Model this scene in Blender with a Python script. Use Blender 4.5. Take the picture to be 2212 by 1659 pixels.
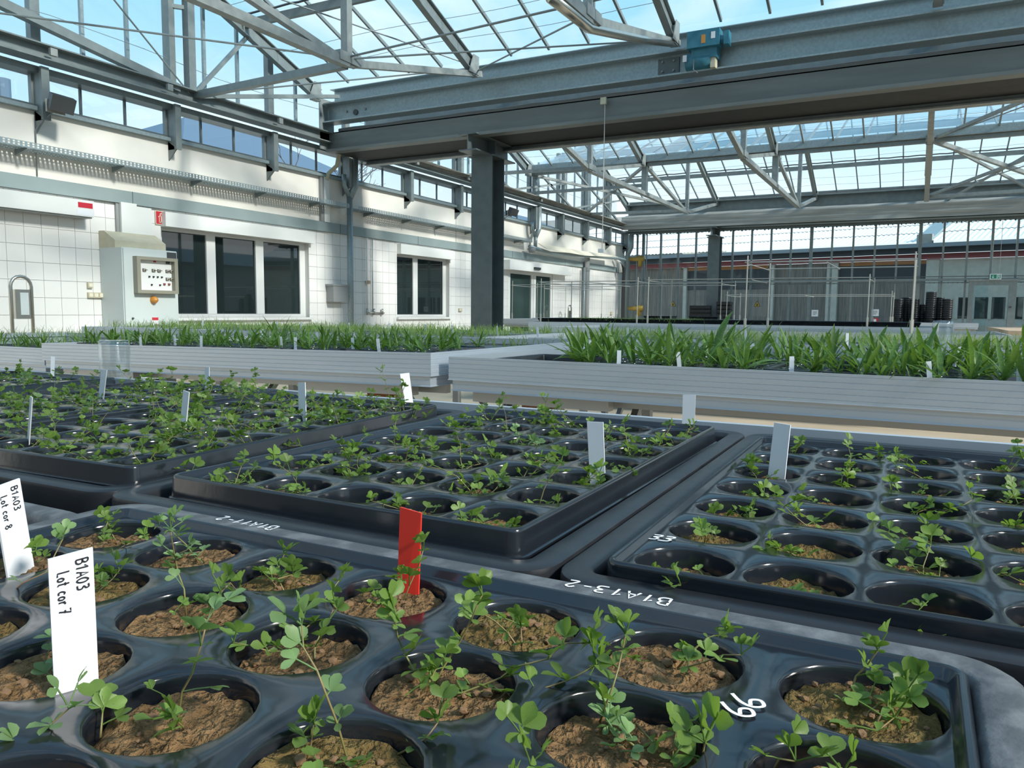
import bpy, math, random
from mathutils import Vector, Matrix, noise
R = math.radians
random.seed(7)
for o in list(bpy.data.objects): bpy.data.objects.remove(o)
scn = bpy.context.scene
C = scn.collection
H = 0.98                      # camera height above the floor; everything below is modelled relative to the eye, then lifted

# ------------------------------------------------------------------ camera
F_PX, PITCH, ROLL, YAW = 1666.87, R(5.4077), R(0.489), R(27.72)
cam_d = bpy.data.cameras.new('camera'); cam = bpy.data.objects.new('camera', cam_d); C.objects.link(cam)
cam_d.sensor_width = 36.0; cam_d.lens = F_PX / 2212 * 36.0; cam_d.clip_start = 0.01; cam_d.clip_end = 500
def cam_axis(x, y, z):
    c, s = math.cos(-ROLL), math.sin(-ROLL); x, y = c*x - s*y, s*x + c*y
    c, s = math.cos(-PITCH), math.sin(-PITCH); y, z = c*y - s*z, s*y + c*z
    return Vector((x*math.cos(YAW) - z*math.sin(YAW), x*math.sin(YAW) + z*math.cos(YAW), -y))
rx, up, back = cam_axis(1, 0, 0), cam_axis(0, -1, 0), -cam_axis(0, 0, 1)
cam.matrix_world = Matrix(((rx.x, up.x, back.x, 0), (rx.y, up.y, back.y, 0), (rx.z, up.z, back.z, H), (0, 0, 0, 1)))
scn.camera = cam

# ------------------------------------------------------------------ world, sun, exposure
w = bpy.data.worlds.new('sky'); scn.world = w; w.use_nodes = True
nt = w.node_tree; nt.nodes.clear()
def N(t, nt=nt, **k):
    n = nt.nodes.new(t)
    for a, b in k.items(): setattr(n, a, b)
    return n
tc = N('ShaderNodeTexCoord'); sep = N('ShaderNodeSeparateXYZ'); nt.links.new(tc.outputs['Generated'], sep.inputs[0])
ramp = N('ShaderNodeValToRGB'); nt.links.new(sep.outputs['Z'], ramp.inputs[0])
cr = ramp.color_ramp
cr.elements[0].position = 0.0; cr.elements[0].color = (0.86, 0.92, 0.96, 1)
cr.elements[1].position = 0.75; cr.elements[1].color = (0.18, 0.45, 0.76, 1)
e = cr.elements.new(0.10); e.color = (0.86, 0.94, 0.98, 1)
e = cr.elements.new(0.20); e.color = (0.56, 0.80, 0.92, 1)
e = cr.elements.new(0.36); e.color = (0.31, 0.64, 0.85, 1)
mp = N('ShaderNodeMapping'); mp.inputs['Scale'].default_value = (1.0, 1.0, 2.4); nt.links.new(tc.outputs['Generated'], mp.inputs[0])
ns = N('ShaderNodeTexNoise'); ns.inputs['Scale'].default_value = 2.6; ns.inputs['Detail'].default_value = 7; ns.inputs['Distortion'].default_value = 0.6
nt.links.new(mp.outputs[0], ns.inputs['Vector'])
cl = N('ShaderNodeValToRGB'); cl.color_ramp.elements[0].position = 0.46; cl.color_ramp.elements[1].position = 0.72
nt.links.new(ns.outputs['Fac'], cl.inputs[0])
mx = N('ShaderNodeMixRGB'); mx.inputs[2].default_value = (0.92, 0.97, 0.99, 1)
nt.links.new(cl.outputs[0], mx.inputs[0]); nt.links.new(ramp.outputs[0], mx.inputs[1])
bg = N('ShaderNodeBackground'); bg.inputs['Strength'].default_value = 1.0
nt.links.new(mx.outputs[0], bg.inputs[0]); wo = N('ShaderNodeOutputWorld'); nt.links.new(bg.outputs[0], wo.inputs[0])

sun_d = bpy.data.lights.new('sun', 'SUN'); sun_d.energy = 4.3; sun_d.angle = R(8); sun_d.color = (1.0, 0.95, 0.86)
sun = bpy.data.objects.new('sun', sun_d); C.objects.link(sun)
sun.rotation_euler = Vector((-1.0, 0.10, -0.66)).to_track_quat('-Z', 'Y').to_euler()
vs = scn.view_settings; vs.view_transform = 'Standard'; vs.look = 'None'; vs.gamma = 1.0; vs.exposure = 0.34; vs.use_curve_mapping = False

# ------------------------------------------------------------------ materials
def mat(name, col, rough=0.5, metal=0.0, var=None, scale=20.0, bump=0.0, bscale=60.0, spec=0.5, stretch=None, detail=4, lo=0.35, hi=0.7, sub=0.0, coat=0.0):
    m = bpy.data.materials.new(name); m.use_nodes = True
    t = m.node_tree; b = t.nodes['Principled BSDF']
    b.inputs['Base Color'].default_value = (*col, 1); b.inputs['Roughness'].default_value = rough
    b.inputs['Metallic'].default_value = metal; b.inputs['Specular IOR Level'].default_value = spec
    if coat: b.inputs['Coat Weight'].default_value = coat
    co = None
    if var is not None or bump:
        tcn = t.nodes.new('ShaderNodeTexCoord'); co = tcn.outputs['Object']
        if stretch:
            mpn = t.nodes.new('ShaderNodeMapping'); mpn.inputs['Scale'].default_value = stretch
            t.links.new(co, mpn.inputs[0]); co = mpn.outputs[0]
    if var is not None:
        n = t.nodes.new('ShaderNodeTexNoise'); n.inputs['Scale'].default_value = scale; n.inputs['Detail'].default_value = detail
        t.links.new(co, n.inputs['Vector'])
        r = t.nodes.new('ShaderNodeValToRGB'); r.color_ramp.elements[0].position = lo; r.color_ramp.elements[1].position = hi
        r.color_ramp.elements[0].color = (*col, 1); r.color_ramp.elements[1].color = (*var, 1)
        t.links.new(n.outputs['Fac'], r.inputs[0]); t.links.new(r.outputs[0], b.inputs['Base Color'])
    if bump:
        n2 = t.nodes.new('ShaderNodeTexNoise'); n2.inputs['Scale'].default_value = bscale; n2.inputs['Detail'].default_value = 5
        t.links.new(co, n2.inputs['Vector'])
        bp = t.nodes.new('ShaderNodeBump'); bp.inputs['Strength'].default_value = bump; bp.inputs['Distance'].default_value = 0.01
        t.links.new(n2.outputs['Fac'], bp.inputs['Height']); t.links.new(bp.outputs[0], b.inputs['Normal'])
    return m
def glass_mat(name, tint, gloss=0.08, rough=0.0, dirt=0.0, dirtcol=(0.8, 0.85, 0.85), dscale=1.5):
    m = bpy.data.materials.new(name); m.use_nodes = True; t = m.node_tree; t.nodes.clear()
    out = t.nodes.new('ShaderNodeOutputMaterial'); tr = t.nodes.new('ShaderNodeBsdfTransparent'); tr.inputs[0].default_value = (*tint, 1)
    gl = t.nodes.new('ShaderNodeBsdfGlossy'); gl.inputs['Roughness'].default_value = rough; gl.inputs[0].default_value = (0.9, 0.95, 1, 1)
    lw = t.nodes.new('ShaderNodeLayerWeight'); lw.inputs[0].default_value = 0.5
    pw = t.nodes.new('ShaderNodeMath'); pw.operation = 'POWER'; pw.inputs[1].default_value = 5.0; t.links.new(lw.outputs['Facing'], pw.inputs[0])
    ml = t.nodes.new('ShaderNodeMath'); ml.operation = 'MULTIPLY_ADD'; ml.inputs[1].default_value = 0.9; ml.inputs[2].default_value = gloss; t.links.new(pw.outputs[0], ml.inputs[0])
    ml.use_clamp = True
    mi = t.nodes.new('ShaderNodeMixShader'); t.links.new(ml.outputs[0], mi.inputs[0]); t.links.new(tr.outputs[0], mi.inputs[1]); t.links.new(gl.outputs[0], mi.inputs[2])
    last = mi
    if dirt:
        df = t.nodes.new('ShaderNodeBsdfTranslucent'); df.inputs[0].default_value = (*dirtcol, 1)
        n = t.nodes.new('ShaderNodeTexNoise'); n.inputs['Scale'].default_value = dscale; n.inputs['Detail'].default_value = 5
        tcn = t.nodes.new('ShaderNodeTexCoord'); t.links.new(tcn.outputs['Object'], n.inputs['Vector'])
        m2 = t.nodes.new('ShaderNodeMath'); m2.operation = 'MULTIPLY'; m2.inputs[1].default_value = dirt; t.links.new(n.outputs['Fac'], m2.inputs[0])
        m3 = t.nodes.new('ShaderNodeMixShader'); t.links.new(m2.outputs[0], m3.inputs[0]); t.links.new(mi.outputs[0], m3.inputs[1]); t.links.new(df.outputs[0], m3.inputs[2])
        last = m3
    t.links.new(last.outputs[0], out.inputs[0])
    return m
def leaf_mat(name, col, col2, trans=0.35):
    m = mat(name, col, rough=0.45, var=col2, scale=35, spec=0.35)
    t = m.node_tree; b = t.nodes['Principled BSDF']; out = t.nodes['Material Output']
    tl = t.nodes.new('ShaderNodeBsdfTranslucent'); tl.inputs[0].default_value = (min(1, col2[0]*1.6), min(1, col2[1]*1.7), col2[2]*0.8, 1)
    oi = t.nodes.new('ShaderNodeObjectInfo'); hs = t.nodes.new('ShaderNodeHueSaturation')
    mr = t.nodes.new('ShaderNodeMapRange'); mr.inputs['To Min'].default_value = 0.72; mr.inputs['To Max'].default_value = 1.3
    t.links.new(oi.outputs['Random'], mr.inputs[0]); t.links.new(mr.outputs[0], hs.inputs['Value'])
    src = b.inputs['Base Color'].links[0].from_socket; t.links.new(src, hs.inputs['Color']); t.links.new(hs.outputs[0], b.inputs['Base Color'])
    mi = t.nodes.new('ShaderNodeMixShader'); mi.inputs[0].default_value = trans
    t.links.new(b.outputs[0], mi.inputs[1]); t.links.new(tl.outputs[0], mi.inputs[2]); t.links.new(mi.outputs[0], out.inputs[0])
    return m
M = {}
M['steel'] = mat('galvanised_steel', (0.205, 0.24, 0.245), 0.42, 0.25, (0.25, 0.285, 0.285), 9, 0.05, 80, 0.5)
M['steel_mid'] = mat('weathered_grey_steel', (0.165, 0.18, 0.175), 0.5, 0.1, (0.21, 0.225, 0.215), 3, 0.05, 80, 0.4, stretch=(0.4, 1, 3))
M['steel_light'] = mat('zinc_sheet', (0.28, 0.345, 0.365), 0.38, 0.35, (0.35, 0.42, 0.44), 30, 0.03, 90)
M['steel_dark'] = mat('dark_grey_painted_steel', (0.10, 0.125, 0.13), 0.4, 0.0, (0.13, 0.155, 0.16), 6)
M['steel_shade'] = mat('shaded_steel_soffit', (0.022, 0.024, 0.025), 0.7, 0.0, (0.035, 0.035, 0.034), 5)  # shade under the girder put into a near-black steel colour
M['truss'] = mat('grey_truss_steel', (0.235, 0.26, 0.26), 0.45, 0.15, (0.32, 0.345, 0.335), 10)
M['alu'] = mat('brushed_aluminium', (0.56, 0.61, 0.665), 0.42, 0.45, (0.61, 0.655, 0.705), 2, 0.0, 30, stretch=(1, 1, 12))
M['alu_under'] = mat('aluminium_underframe', (0.50, 0.51, 0.51), 0.4, 0.5)
M['rust'] = mat('rusty_iron', (0.20, 0.07, 0.03), 0.8, 0.0, (0.33, 0.13, 0.05), 60)
M['black'] = mat('black_moulded_plastic', (0.010, 0.013, 0.018), 0.15, 0.0, (0.018, 0.022, 0.027), 9, 0.02, 40, 0.62, lo=0.45, hi=0.9)
M['black_matt'] = mat('matt_black_plastic', (0.014, 0.016, 0.020), 0.36, 0.0, (0.045, 0.048, 0.052), 16, 0.05, 60, 0.5, lo=0.5, hi=0.95)
M['black_dusty'] = mat('dusty_black_plastic', (0.075, 0.082, 0.09), 0.5, 0.0, (0.20, 0.215, 0.225), 55, 0.15, 120, 0.4, lo=0.45, hi=0.8)
M['mat_black'] = mat('black_capillary_mat', (0.02, 0.022, 0.025), 0.8)
M['plaster'] = mat('cream_render', (0.80, 0.765, 0.70), 0.85, 0.0, (0.84, 0.805, 0.745), 3, 0.05, 200)
M['tile'] = mat('white_glazed_tile', (0.85, 0.835, 0.81), 0.28, 0.0, (0.88, 0.865, 0.84), 2)
M['grout'] = mat('pale_grout', (0.73, 0.72, 0.69), 0.9)
M['band'] = mat('blue_grey_sheet_trim', (0.27, 0.335, 0.34), 0.5, 0.0, (0.31, 0.375, 0.375), 2)
M['white'] = mat('white_painted_metal', (0.84, 0.845, 0.82), 0.4)
M['frame'] = mat('white_window_frame', (0.82, 0.82, 0.80), 0.35)
M['cabinet'] = mat('pale_grey_enamel', (0.60, 0.655, 0.645), 0.4)
M['beige'] = mat('beige_plastic', (0.55, 0.51, 0.37), 0.5, 0.0, (0.62, 0.57, 0.43), 12)
M['greyplastic'] = mat('grey_plastic', (0.30, 0.31, 0.31), 0.5)
M['darkgrey'] = mat('dark_grey_plastic', (0.06, 0.065, 0.07), 0.4)
M['red'] = mat('red_plastic', (0.80, 0.045, 0.03), 0.4)
M['signred'] = mat('sign_red', (0.60, 0.03, 0.05), 0.4)
M['signgreen'] = mat('sign_green', (0.01, 0.25, 0.13), 0.4)
M['cream'] = mat('cream_ink', (0.85, 0.78, 0.62), 0.5)
M['label'] = mat('white_plastic_label', (0.84, 0.86, 0.90), 0.4, spec=0.4)
M['ink'] = mat('black_ink', (0.012, 0.012, 0.02), 0.6)
M['inkwhite'] = mat('white_ink', (0.86, 0.89, 0.92), 0.5)
M['orange'] = mat('orange_plastic', (0.62, 0.27, 0.05), 0.4)
M['yellow'] = mat('yellow_paint', (0.62, 0.42, 0.03), 0.4)
M['brass'] = mat('yellow_valve_paint', (0.40, 0.27, 0.05), 0.45, 0.2)
M['blue'] = mat('blue_motor_paint', (0.03, 0.17, 0.25), 0.4, 0.0, (0.05, 0.22, 0.30), 10)
M['stainless'] = mat('stainless_steel', (0.55, 0.54, 0.49), 0.25, 0.9)
M['rod'] = mat('galvanised_rod', (0.52, 0.51, 0.46), 0.4, 0.5)
M['soil'] = mat('brown_potting_soil', (0.125, 0.072, 0.031), 0.95, 0.0, (0.33, 0.205, 0.10), 130, 1.0, 260, 0.15, detail=8, lo=0.3, hi=0.72)
M['soil_moss'] = mat('mossy_potting_soil', (0.125, 0.076, 0.03), 0.95, 0.0, (0.23, 0.165, 0.06), 90, 1.0, 260, 0.15, detail=8, lo=0.3, hi=0.66)
M['clod'] = mat('dry_soil_crumb', (0.27, 0.155, 0.08), 0.95, 0.0, (0.42, 0.28, 0.17), 90, 0.6, 200, 0.1)
M['leaf'] = leaf_mat('trefoil_leaf', (0.105, 0.185, 0.035), (0.175, 0.275, 0.07))
M['leaf_grey'] = leaf_mat('glaucous_trefoil_leaf', (0.15, 0.25, 0.105), (0.21, 0.33, 0.14))
M['leaf_yellow'] = leaf_mat('yellowing_leaf', (0.42, 0.40, 0.08), (0.55, 0.50, 0.14))
M['stem'] = mat('green_stem', (0.20, 0.20, 0.06), 0.5, 0.0, (0.26, 0.16, 0.09), 30)
M['plantain'] = leaf_mat('plantain_leaf', (0.065, 0.145, 0.024), (0.15, 0.255, 0.07), 0.28)
M['grass'] = leaf_mat('grass_blade', (0.14, 0.24, 0.045), (0.26, 0.36, 0.11), 0.35)
M['floor'] = mat('sandy_concrete_floor', (0.42, 0.345, 0.245), 0.85, 0.0, (0.50, 0.42, 0.31), 1.2, 0.2, 30)
M['ground'] = mat('outdoor_ground', (0.30, 0.29, 0.26), 0.9, 0.0, (0.36, 0.35, 0.31), 0.7)
M['render'] = mat('roughcast_render', (0.47, 0.445, 0.39), 0.9, 0.0, (0.54, 0.515, 0.46), 6, 0.3, 40)
M['concrete'] = mat('pale_concrete', (0.31, 0.30, 0.265), 0.9, 0.0, (0.37, 0.36, 0.325), 6, 0.3, 40)
M['boards'] = mat('weathered_boards', (0.13, 0.125, 0.12), 0.8, 0.0, (0.29, 0.23, 0.185), 9, 0.2, 30, stretch=(4, 1, 0.15))
M['fascia'] = mat('red_brown_fascia', (0.25, 0.055, 0.06), 0.6)
M['darkwood'] = mat('dark_soffit', (0.04, 0.044, 0.052), 0.7)
M['orangewood'] = mat('orange_batten', (0.38, 0.16, 0.05), 0.7)
M['corrugated'] = mat('pale_fibre_cement_roof', (0.86, 0.85, 0.83), 0.7, 0.0, (0.9, 0.89, 0.87), 1.5)
M['panelframe'] = mat('grey_brown_frame', (0.30, 0.285, 0.225), 0.5)
M['lampglass'] = mat('pale_lamp_glass', (0.42, 0.42, 0.38), 0.3)
M['roofgutter'] = mat('zinc_rain_gutter', (0.24, 0.27, 0.30), 0.45, 0.3)
M['slate'] = mat('blue_metal_roof', (0.10, 0.16, 0.23), 0.5)
M['cloth'] = mat('folded_shade_cloth', (0.27, 0.275, 0.26), 0.8, 0.0, (0.40, 0.40, 0.37), 5, 0.3, 20, stretch=(0.25, 1, 8))
M['wood'] = mat('plain_timber', (0.45, 0.33, 0.22), 0.7, 0.0, (0.55, 0.42, 0.3), 8)
M['bark'] = mat('bare_bark', (0.12, 0.10, 0.09), 0.9)
M['wpane'] = mat('dark_window_glass', (0.018, 0.028, 0.028), 0.02, 0.0, spec=0.9)
M['dpane'] = mat('greenish_door_glass', (0.045, 0.075, 0.07), 0.04, 0.0, spec=0.7)
M['glass'] = glass_mat('clear_roof_glass', (0.90, 0.96, 0.98), 0.035, 0.0, 0.08, (0.8, 0.92, 0.95), 0.8)
M['glass_clere'] = glass_mat('clear_strip_glass', (0.95, 0.98, 1.0), 0.04)
M['glass_far'] = glass_mat('clear_facade_glass', (0.90, 0.96, 0.97), 0.012)
M['jar'] = glass_mat('clear_jar_glass', (0.975, 0.985, 0.985), 0.10, 0.06, 0.02, (0.85, 0.9, 0.9), 60)

# ------------------------------------------------------------------ mesh helpers
def link(o, parent=None):
    C.objects.link(o)
    if parent is not None: o.parent = parent
    return o
def mesh_from(name, v, f, m, smooth=False):
    me = bpy.data.meshes.new(name); me.from_pydata(v, [], f); me.materials.append(m)
    if smooth: me.polygons.foreach_set('use_smooth', [True]*len(me.polygons))
    me.update(); return me
class MB:
    def __init__(s): s.v = []; s.f = []
    def add(s, v, f):
        n = len(s.v); s.v += [tuple(p) for p in v]; s.f += [tuple(i+n for i in q) for q in f]; return s
    def box(s, x0, x1, y0, y1, z0, z1):
        return s.add([(x0,y0,z0),(x1,y0,z0),(x1,y1,z0),(x0,y1,z0),(x0,y0,z1),(x1,y0,z1),(x1,y1,z1),(x0,y1,z1)],
                     [(3,2,1,0),(4,5,6,7),(0,1,5,4),(1,2,6,5),(2,3,7,6),(3,0,4,7)])
    def bar(s, p, q, wd, ht, upv=(0,0,1)):
        p, q = Vector(p), Vector(q); d = (q-p).normalized(); u = Vector(upv)
        sd = d.cross(u)
        if sd.length < 1e-5: sd = d.cross(Vector((1,0,0)))
        sd.normalize(); u = sd.cross(d).normalized(); a, b = sd*wd/2, u*ht/2
        return s.add([p-a-b,p+a-b,p+a+b,p-a+b,q-a-b,q+a-b,q+a+b,q-a+b],[(3,2,1,0),(4,5,6,7),(0,1,5,4),(1,2,6,5),(2,3,7,6),(3,0,4,7)])
    def ibeam(s, p, q, wd, ht, tf=0.012, tw=0.01, upv=(0,0,1)):
        p, q = Vector(p), Vector(q); d = (q-p).normalized(); u = Vector(upv); sd = d.cross(u)
        if sd.length < 1e-5: sd = d.cross(Vector((1,0,0)))
        sd.normalize(); u = sd.cross(d).normalized(); o = u*(ht/2-tf/2)
        s.bar(p+o, q+o, wd, tf, u); s.bar(p-o, q-o, wd, tf, u); s.bar(p, q, tw, ht-2*tf, u); return s
    def tube(s, pts, r, n=8, cap=True):
        pts = [Vector(p) for p in pts]; rs = r if isinstance(r, (list, tuple)) else [r]*len(pts); base = len(s.v); ref = None
        for i, p in enumerate(pts):
            d = (pts[min(i+1, len(pts)-1)] - pts[max(i-1, 0)]).normalized()
            if ref is None: ref = d.orthogonal().normalized()
            else: ref = (ref - d*ref.dot(d)).normalized()
            b = d.cross(ref)
            for k in range(n):
                a = 2*math.pi*k/n; s.v.append(tuple(p + (ref*math.cos(a) + b*math.sin(a))*rs[i]))
        for i in range(len(pts)-1):
            for k in range(n):
                a, b2 = base+i*n+k, base+i*n+(k+1) % n; s.f.append((a, b2, b2+n, a+n))
        if cap: s.f.append(tuple(base+k for k in reversed(range(n)))); s.f.append(tuple(base+(len(pts)-1)*n+k for k in range(n)))
        return s
    def lathe(s, prof, c=(0,0,0), n=24, cap=False):
        base = len(s.v)
        for (r, z) in prof:
            for k in range(n):
                a = 2*math.pi*k/n; s.v.append((c[0]+r*math.cos(a), c[1]+r*math.sin(a), c[2]+z))
        for i in range(len(prof)-1):
            for k in range(n):
                a, b = base+i*n+k, base+i*n+(k+1) % n; s.f.append((a, b, b+n, a+n))
        if cap: s.f.append(tuple(base+(len(prof)-1)*n+k for k in range(n)))
        return s
    def sweep_rect(s, prof, x0, x1, y0, y1, rc=0.0, nc=1):
        # prof: (outward offset, z) swept round a rectangle with rounded corners
        base = len(s.v); ring = []
        for (cx_, cy_, a0) in ((x1-rc, y1-rc, 0), (x0+rc, y1-rc, 90), (x0+rc, y0+rc, 180), (x1-rc, y0+rc, 270)):
            for k in range(nc+1 if rc > 0 else 1):
                a = R(a0 + (90*k/nc if rc > 0 else 45)); ring.append((cx_, cy_, math.cos(a), math.sin(a)))
        n = len(ring)
        for (o, z) in prof:
            for (cx_, cy_, ca, sa) in ring:
                k = (rc + o) if rc > 0 else o*math.sqrt(2)
                s.v.append((cx_+ca*k, cy_+sa*k, z))
        for i in range(len(prof)-1):
            for k in range(n):
                a, b = base+i*n+k, base+i*n+(k+1) % n; s.f.append((a, b, b+n, a+n))
        return s
    def build(s, name, m, parent=None, smooth=False):
        o = bpy.data.objects.new(name, mesh_from(name, s.v, s.f, m, smooth)); return link(o, parent)
def tag(o, label, cat, group=None):
    o['label'] = label; o['category'] = cat
    if group: o['group'] = group
    return o
def struct(o): o['kind'] = 'structure'; return o
def stuff(o): o['kind'] = 'stuff'; return o
def thing(name, label, cat, loc=(0,0,0), group=None):
    o = bpy.data.objects.new(name, None); o.location = loc; o.empty_display_size = 0.05; link(o); return tag(o, label, cat, group)
def sempty(name):
    o = bpy.data.objects.new(name, None); o.empty_display_size = 0.1; link(o); return struct(o)
def inst(name, me, parent, loc, rot=None, sc=None):
    o = bpy.data.objects.new(name, me); o.location = loc
    if rot is not None: o.rotation_euler = rot
    if sc is not None: o.scale = sc if isinstance(sc, (tuple, list)) else (sc,)*3
    return link(o, parent)
def box_mesh(name, sx, sy, sz, m):
    return mesh_from(name, *(lambda b: (b.v, b.f))(MB().box(0, sx, 0, sy, 0, sz)), m)
ORD = ['first', 'second', 'third', 'fourth', 'fifth', 'sixth', 'seventh', 'eighth', 'ninth', 'tenth', 'eleventh', 'twelfth', 'thirteenth']

FLOOR = -H
WX = -9.0            # left wall plane
Y1, Y1B, YM, Y2 = 10.13, 11.2, 17.68, 25.2

# ------------------------------------------------------------------ floor, ground
struct(MB().box(-9.0, 11.2, -5.5, 25.3, FLOOR-0.1, FLOOR).build('floor', M['floor']))
struct(MB().box(-120, 120, -120, 160, FLOOR-0.3, FLOOR-0.12).build('ground', M['ground']))

# ------------------------------------------------------------------ left wall
Z_TILE, Z_BAND, Z_SILL, Z_CT = 1.31, 1.47, 2.23, 2.62
wl = MB()
openings = [(7.04, 9.86, -0.13, 1.12), (12.3, 14.19, -0.14, 1.12), (16.9, 19.5, FLOOR, 1.02)]
def wall_cols(z0, z1, x0, x1, mb):
    ys = sorted({-5.5, 25.3, *[o[0] for o in openings], *[o[1] for o in openings]})
    for a, b in zip(ys[:-1], ys[1:]):
        hit = [o for o in openings if o[0] <= a+1e-6 and o[1] >= b-1e-6]
        if not hit: mb.box(x0, x1, a, b, z0, z1)
        else:
            o = hit[0]
            if o[2] > z0: mb.box(x0, x1, a, b, z0, o[2])
            if o[3] < z1: mb.box(x0, x1, a, b, o[3], z1)
wall_cols(FLOOR, Z_TILE, -9.26, -9.012, wl)
wall_left = struct(wl.build('wall_left', M['grout']))
up_ = MB().box(-9.26, -9.0, -5.5, 25.3, Z_TILE, Z_SILL-0.02); up_.build('render_panel', M['plaster'], wall_left)
jt = MB()
for y in (5.43, 10.33, 14.45, 17.9): jt.box(-9.002, -8.997, y-0.006, y+0.006, Z_BAND, Z_SILL-0.03)
jt.build('expansion_joint', M['greyplastic'], wall_left)
TS = 0.2
tm = box_mesh('tile', 0.011, TS-0.005, TS-0.005, M['tile'])
count = 0
cells = []
def cut(y0, y1, z0, z1):
    out = [(y0, y1, z0, z1)]
    for o in openings:
        nxt = []
        for (a, b, c, d) in out:
            if b <= o[0]+1e-4 or a >= o[1]-1e-4 or d <= o[2]+1e-4 or c >= o[3]-1e-4: nxt.append((a, b, c, d)); continue
            if a < o[0]: nxt.append((a, o[0], c, d))
            if b > o[1]: nxt.append((o[1], b, c, d))
            a2, b2 = max(a, o[0]), min(b, o[1])
            if c < o[2]: nxt.append((a2, b2, c, o[2]))
            if d > o[3]: nxt.append((a2, b2, o[3], d))
        out = nxt
    return out
y = 3.85
rest = MB()
while y < 25.1:
    z = Z_TILE - TS
    while z > -0.6:
        pcs = cut(y, y+TS-0.005, z, z+TS-0.005)
        if len(pcs) == 1 and abs(pcs[0][1]-pcs[0][0]-TS+0.005) < 1e-5 and abs(pcs[0][3]-pcs[0][2]-TS+0.005) < 1e-5: cells.append((y, z))
        else:
            for (a, b, c, d) in pcs: rest.box(-9.012, -9.001, a, b, c, d)
        z -= TS
    y += TS
cells.sort(key=lambda c: (c[0] > 12.3 or c[1] < -0.12, c[0]))
for (y, z) in cells:
    if count < 298: inst('tile', tm, wall_left, (-9.012, y, z)); count += 1
    else: rest.box(-9.012, -9.001, y, y+TS-0.005, z, z+TS-0.005)
stuff(rest.build('tile_field', M['tile'], wall_left))
# tiles beside openings: plain reveal strips
struct(MB().box(-9.0, -8.955, -5.5, 25.2, Z_TILE, Z_BAND).build('trim_1', M['band']))
cb = MB()
for y in (6.6, 10.6, 12.95, 17.0, 20.2): cb.box(-8.9545, -8.952, y, y+0.006, Z_TILE, Z_BAND)
cb.build('sheet_joint', M['darkgrey'], bpy.data.objects['trim_1'])

# ---- windows in the left wall
def wall_window(name, y0, y1, z0, z1, mulls, pm, box):
    root = sempty(name); root.location = (0, 0, 0)
    x = -9.12
    f = MB()
    f.box(x-0.03, x+0.03, y0, y1, z0, z0+0.05).box(x-0.03, x+0.03, y0, y1, z1-0.06, z1)
    f.box(x-0.03, x+0.03, y0, y0+0.06, z0+0.05, z1-0.06).box(x-0.03, x+0.03, y1-0.12, y1, z0+0.05, z1-0.06)
    f.build('window_frame', M['frame'], root)
    for m_ in mulls: MB().box(x-0.03, x+0.035, m_-0.08, m_+0.08, z0+0.05, z1-0.06).build('mullion', M['frame'], root)
    edges = [y0+0.06] + [q for m_ in mulls for q in (m_-0.08, m_+0.08)] + [y1-0.12]
    for a, b in zip(edges[::2], edges[1::2]):
        MB().box(x-0.012, x+0.004, a, b, z0+0.05, z1-0.06).build('glass_pane', pm, root)
        g = MB(); g.box(x+0.004, x+0.012, a, b, z0+0.05, z0+0.062).box(x+0.004, x+0.012, a, b, z1-0.072, z1-0.06)
        g.box(x+0.004, x+0.012, a, a+0.012, z0+0.05, z1-0.06).box(x+0.004, x+0.012, b-0.012, b, z0+0.05, z1-0.06)
        g.build('pane_gasket', M['darkgrey'], root)
    MB().box(-9.26, -8.94, y0-0.03, y1+0.03, z0-0.04, z0).build('window_sill', M['frame'], root)
    MB().box(-9.26, x-0.03, y0, y1, z0, z1).build('dark_interior', M['wpane'], root)
    b = MB().box(-9.03, -8.90, box[0], box[1], box[2], box[3]); b.build('blind_box', M['white'], root)
    return root
wall_window('window_1', 7.06, 9.86, -0.13, 1.10, (7.93, 8.86), M['wpane'], (7.04, 9.9, 1.08, 1.27))
wall_window('window_2', 12.3, 14.19, -0.14, 1.10, (13.04,), M['wpane'], (12.3, 14.22, 1.08, 1.27))
d1 = sempty('door_1')
MB().box(-9.05, -8.78, 16.55, 20.3, 1.0, 1.23).build('door_drive_box', M['white'], d1)
f = MB()
for a, b in ((16.95, 17.05), (18.22, 18.34), (18.36, 18.5), (19.42, 19.5)): f.box(-9.1, -9.03, a, b, FLOOR+0.08, 0.93)
f.box(-9.1, -9.03, 16.95, 19.5, 0.93, 1.0).box(-9.1, -9.03, 16.95, 19.5, FLOOR, FLOOR+0.08).build('door_frame', M['frame'], d1)
for a, b in ((17.05, 18.22), (18.5, 19.42)): MB().box(-9.08, -9.06, a, b, FLOOR+0.08, 0.93).build('glass_pane', M['dpane'], d1)
MB().box(-8.78, -8.74, 17.85, 18.2, 1.06, 1.12).build('motion_sensor', M['darkgrey'], d1)

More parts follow.
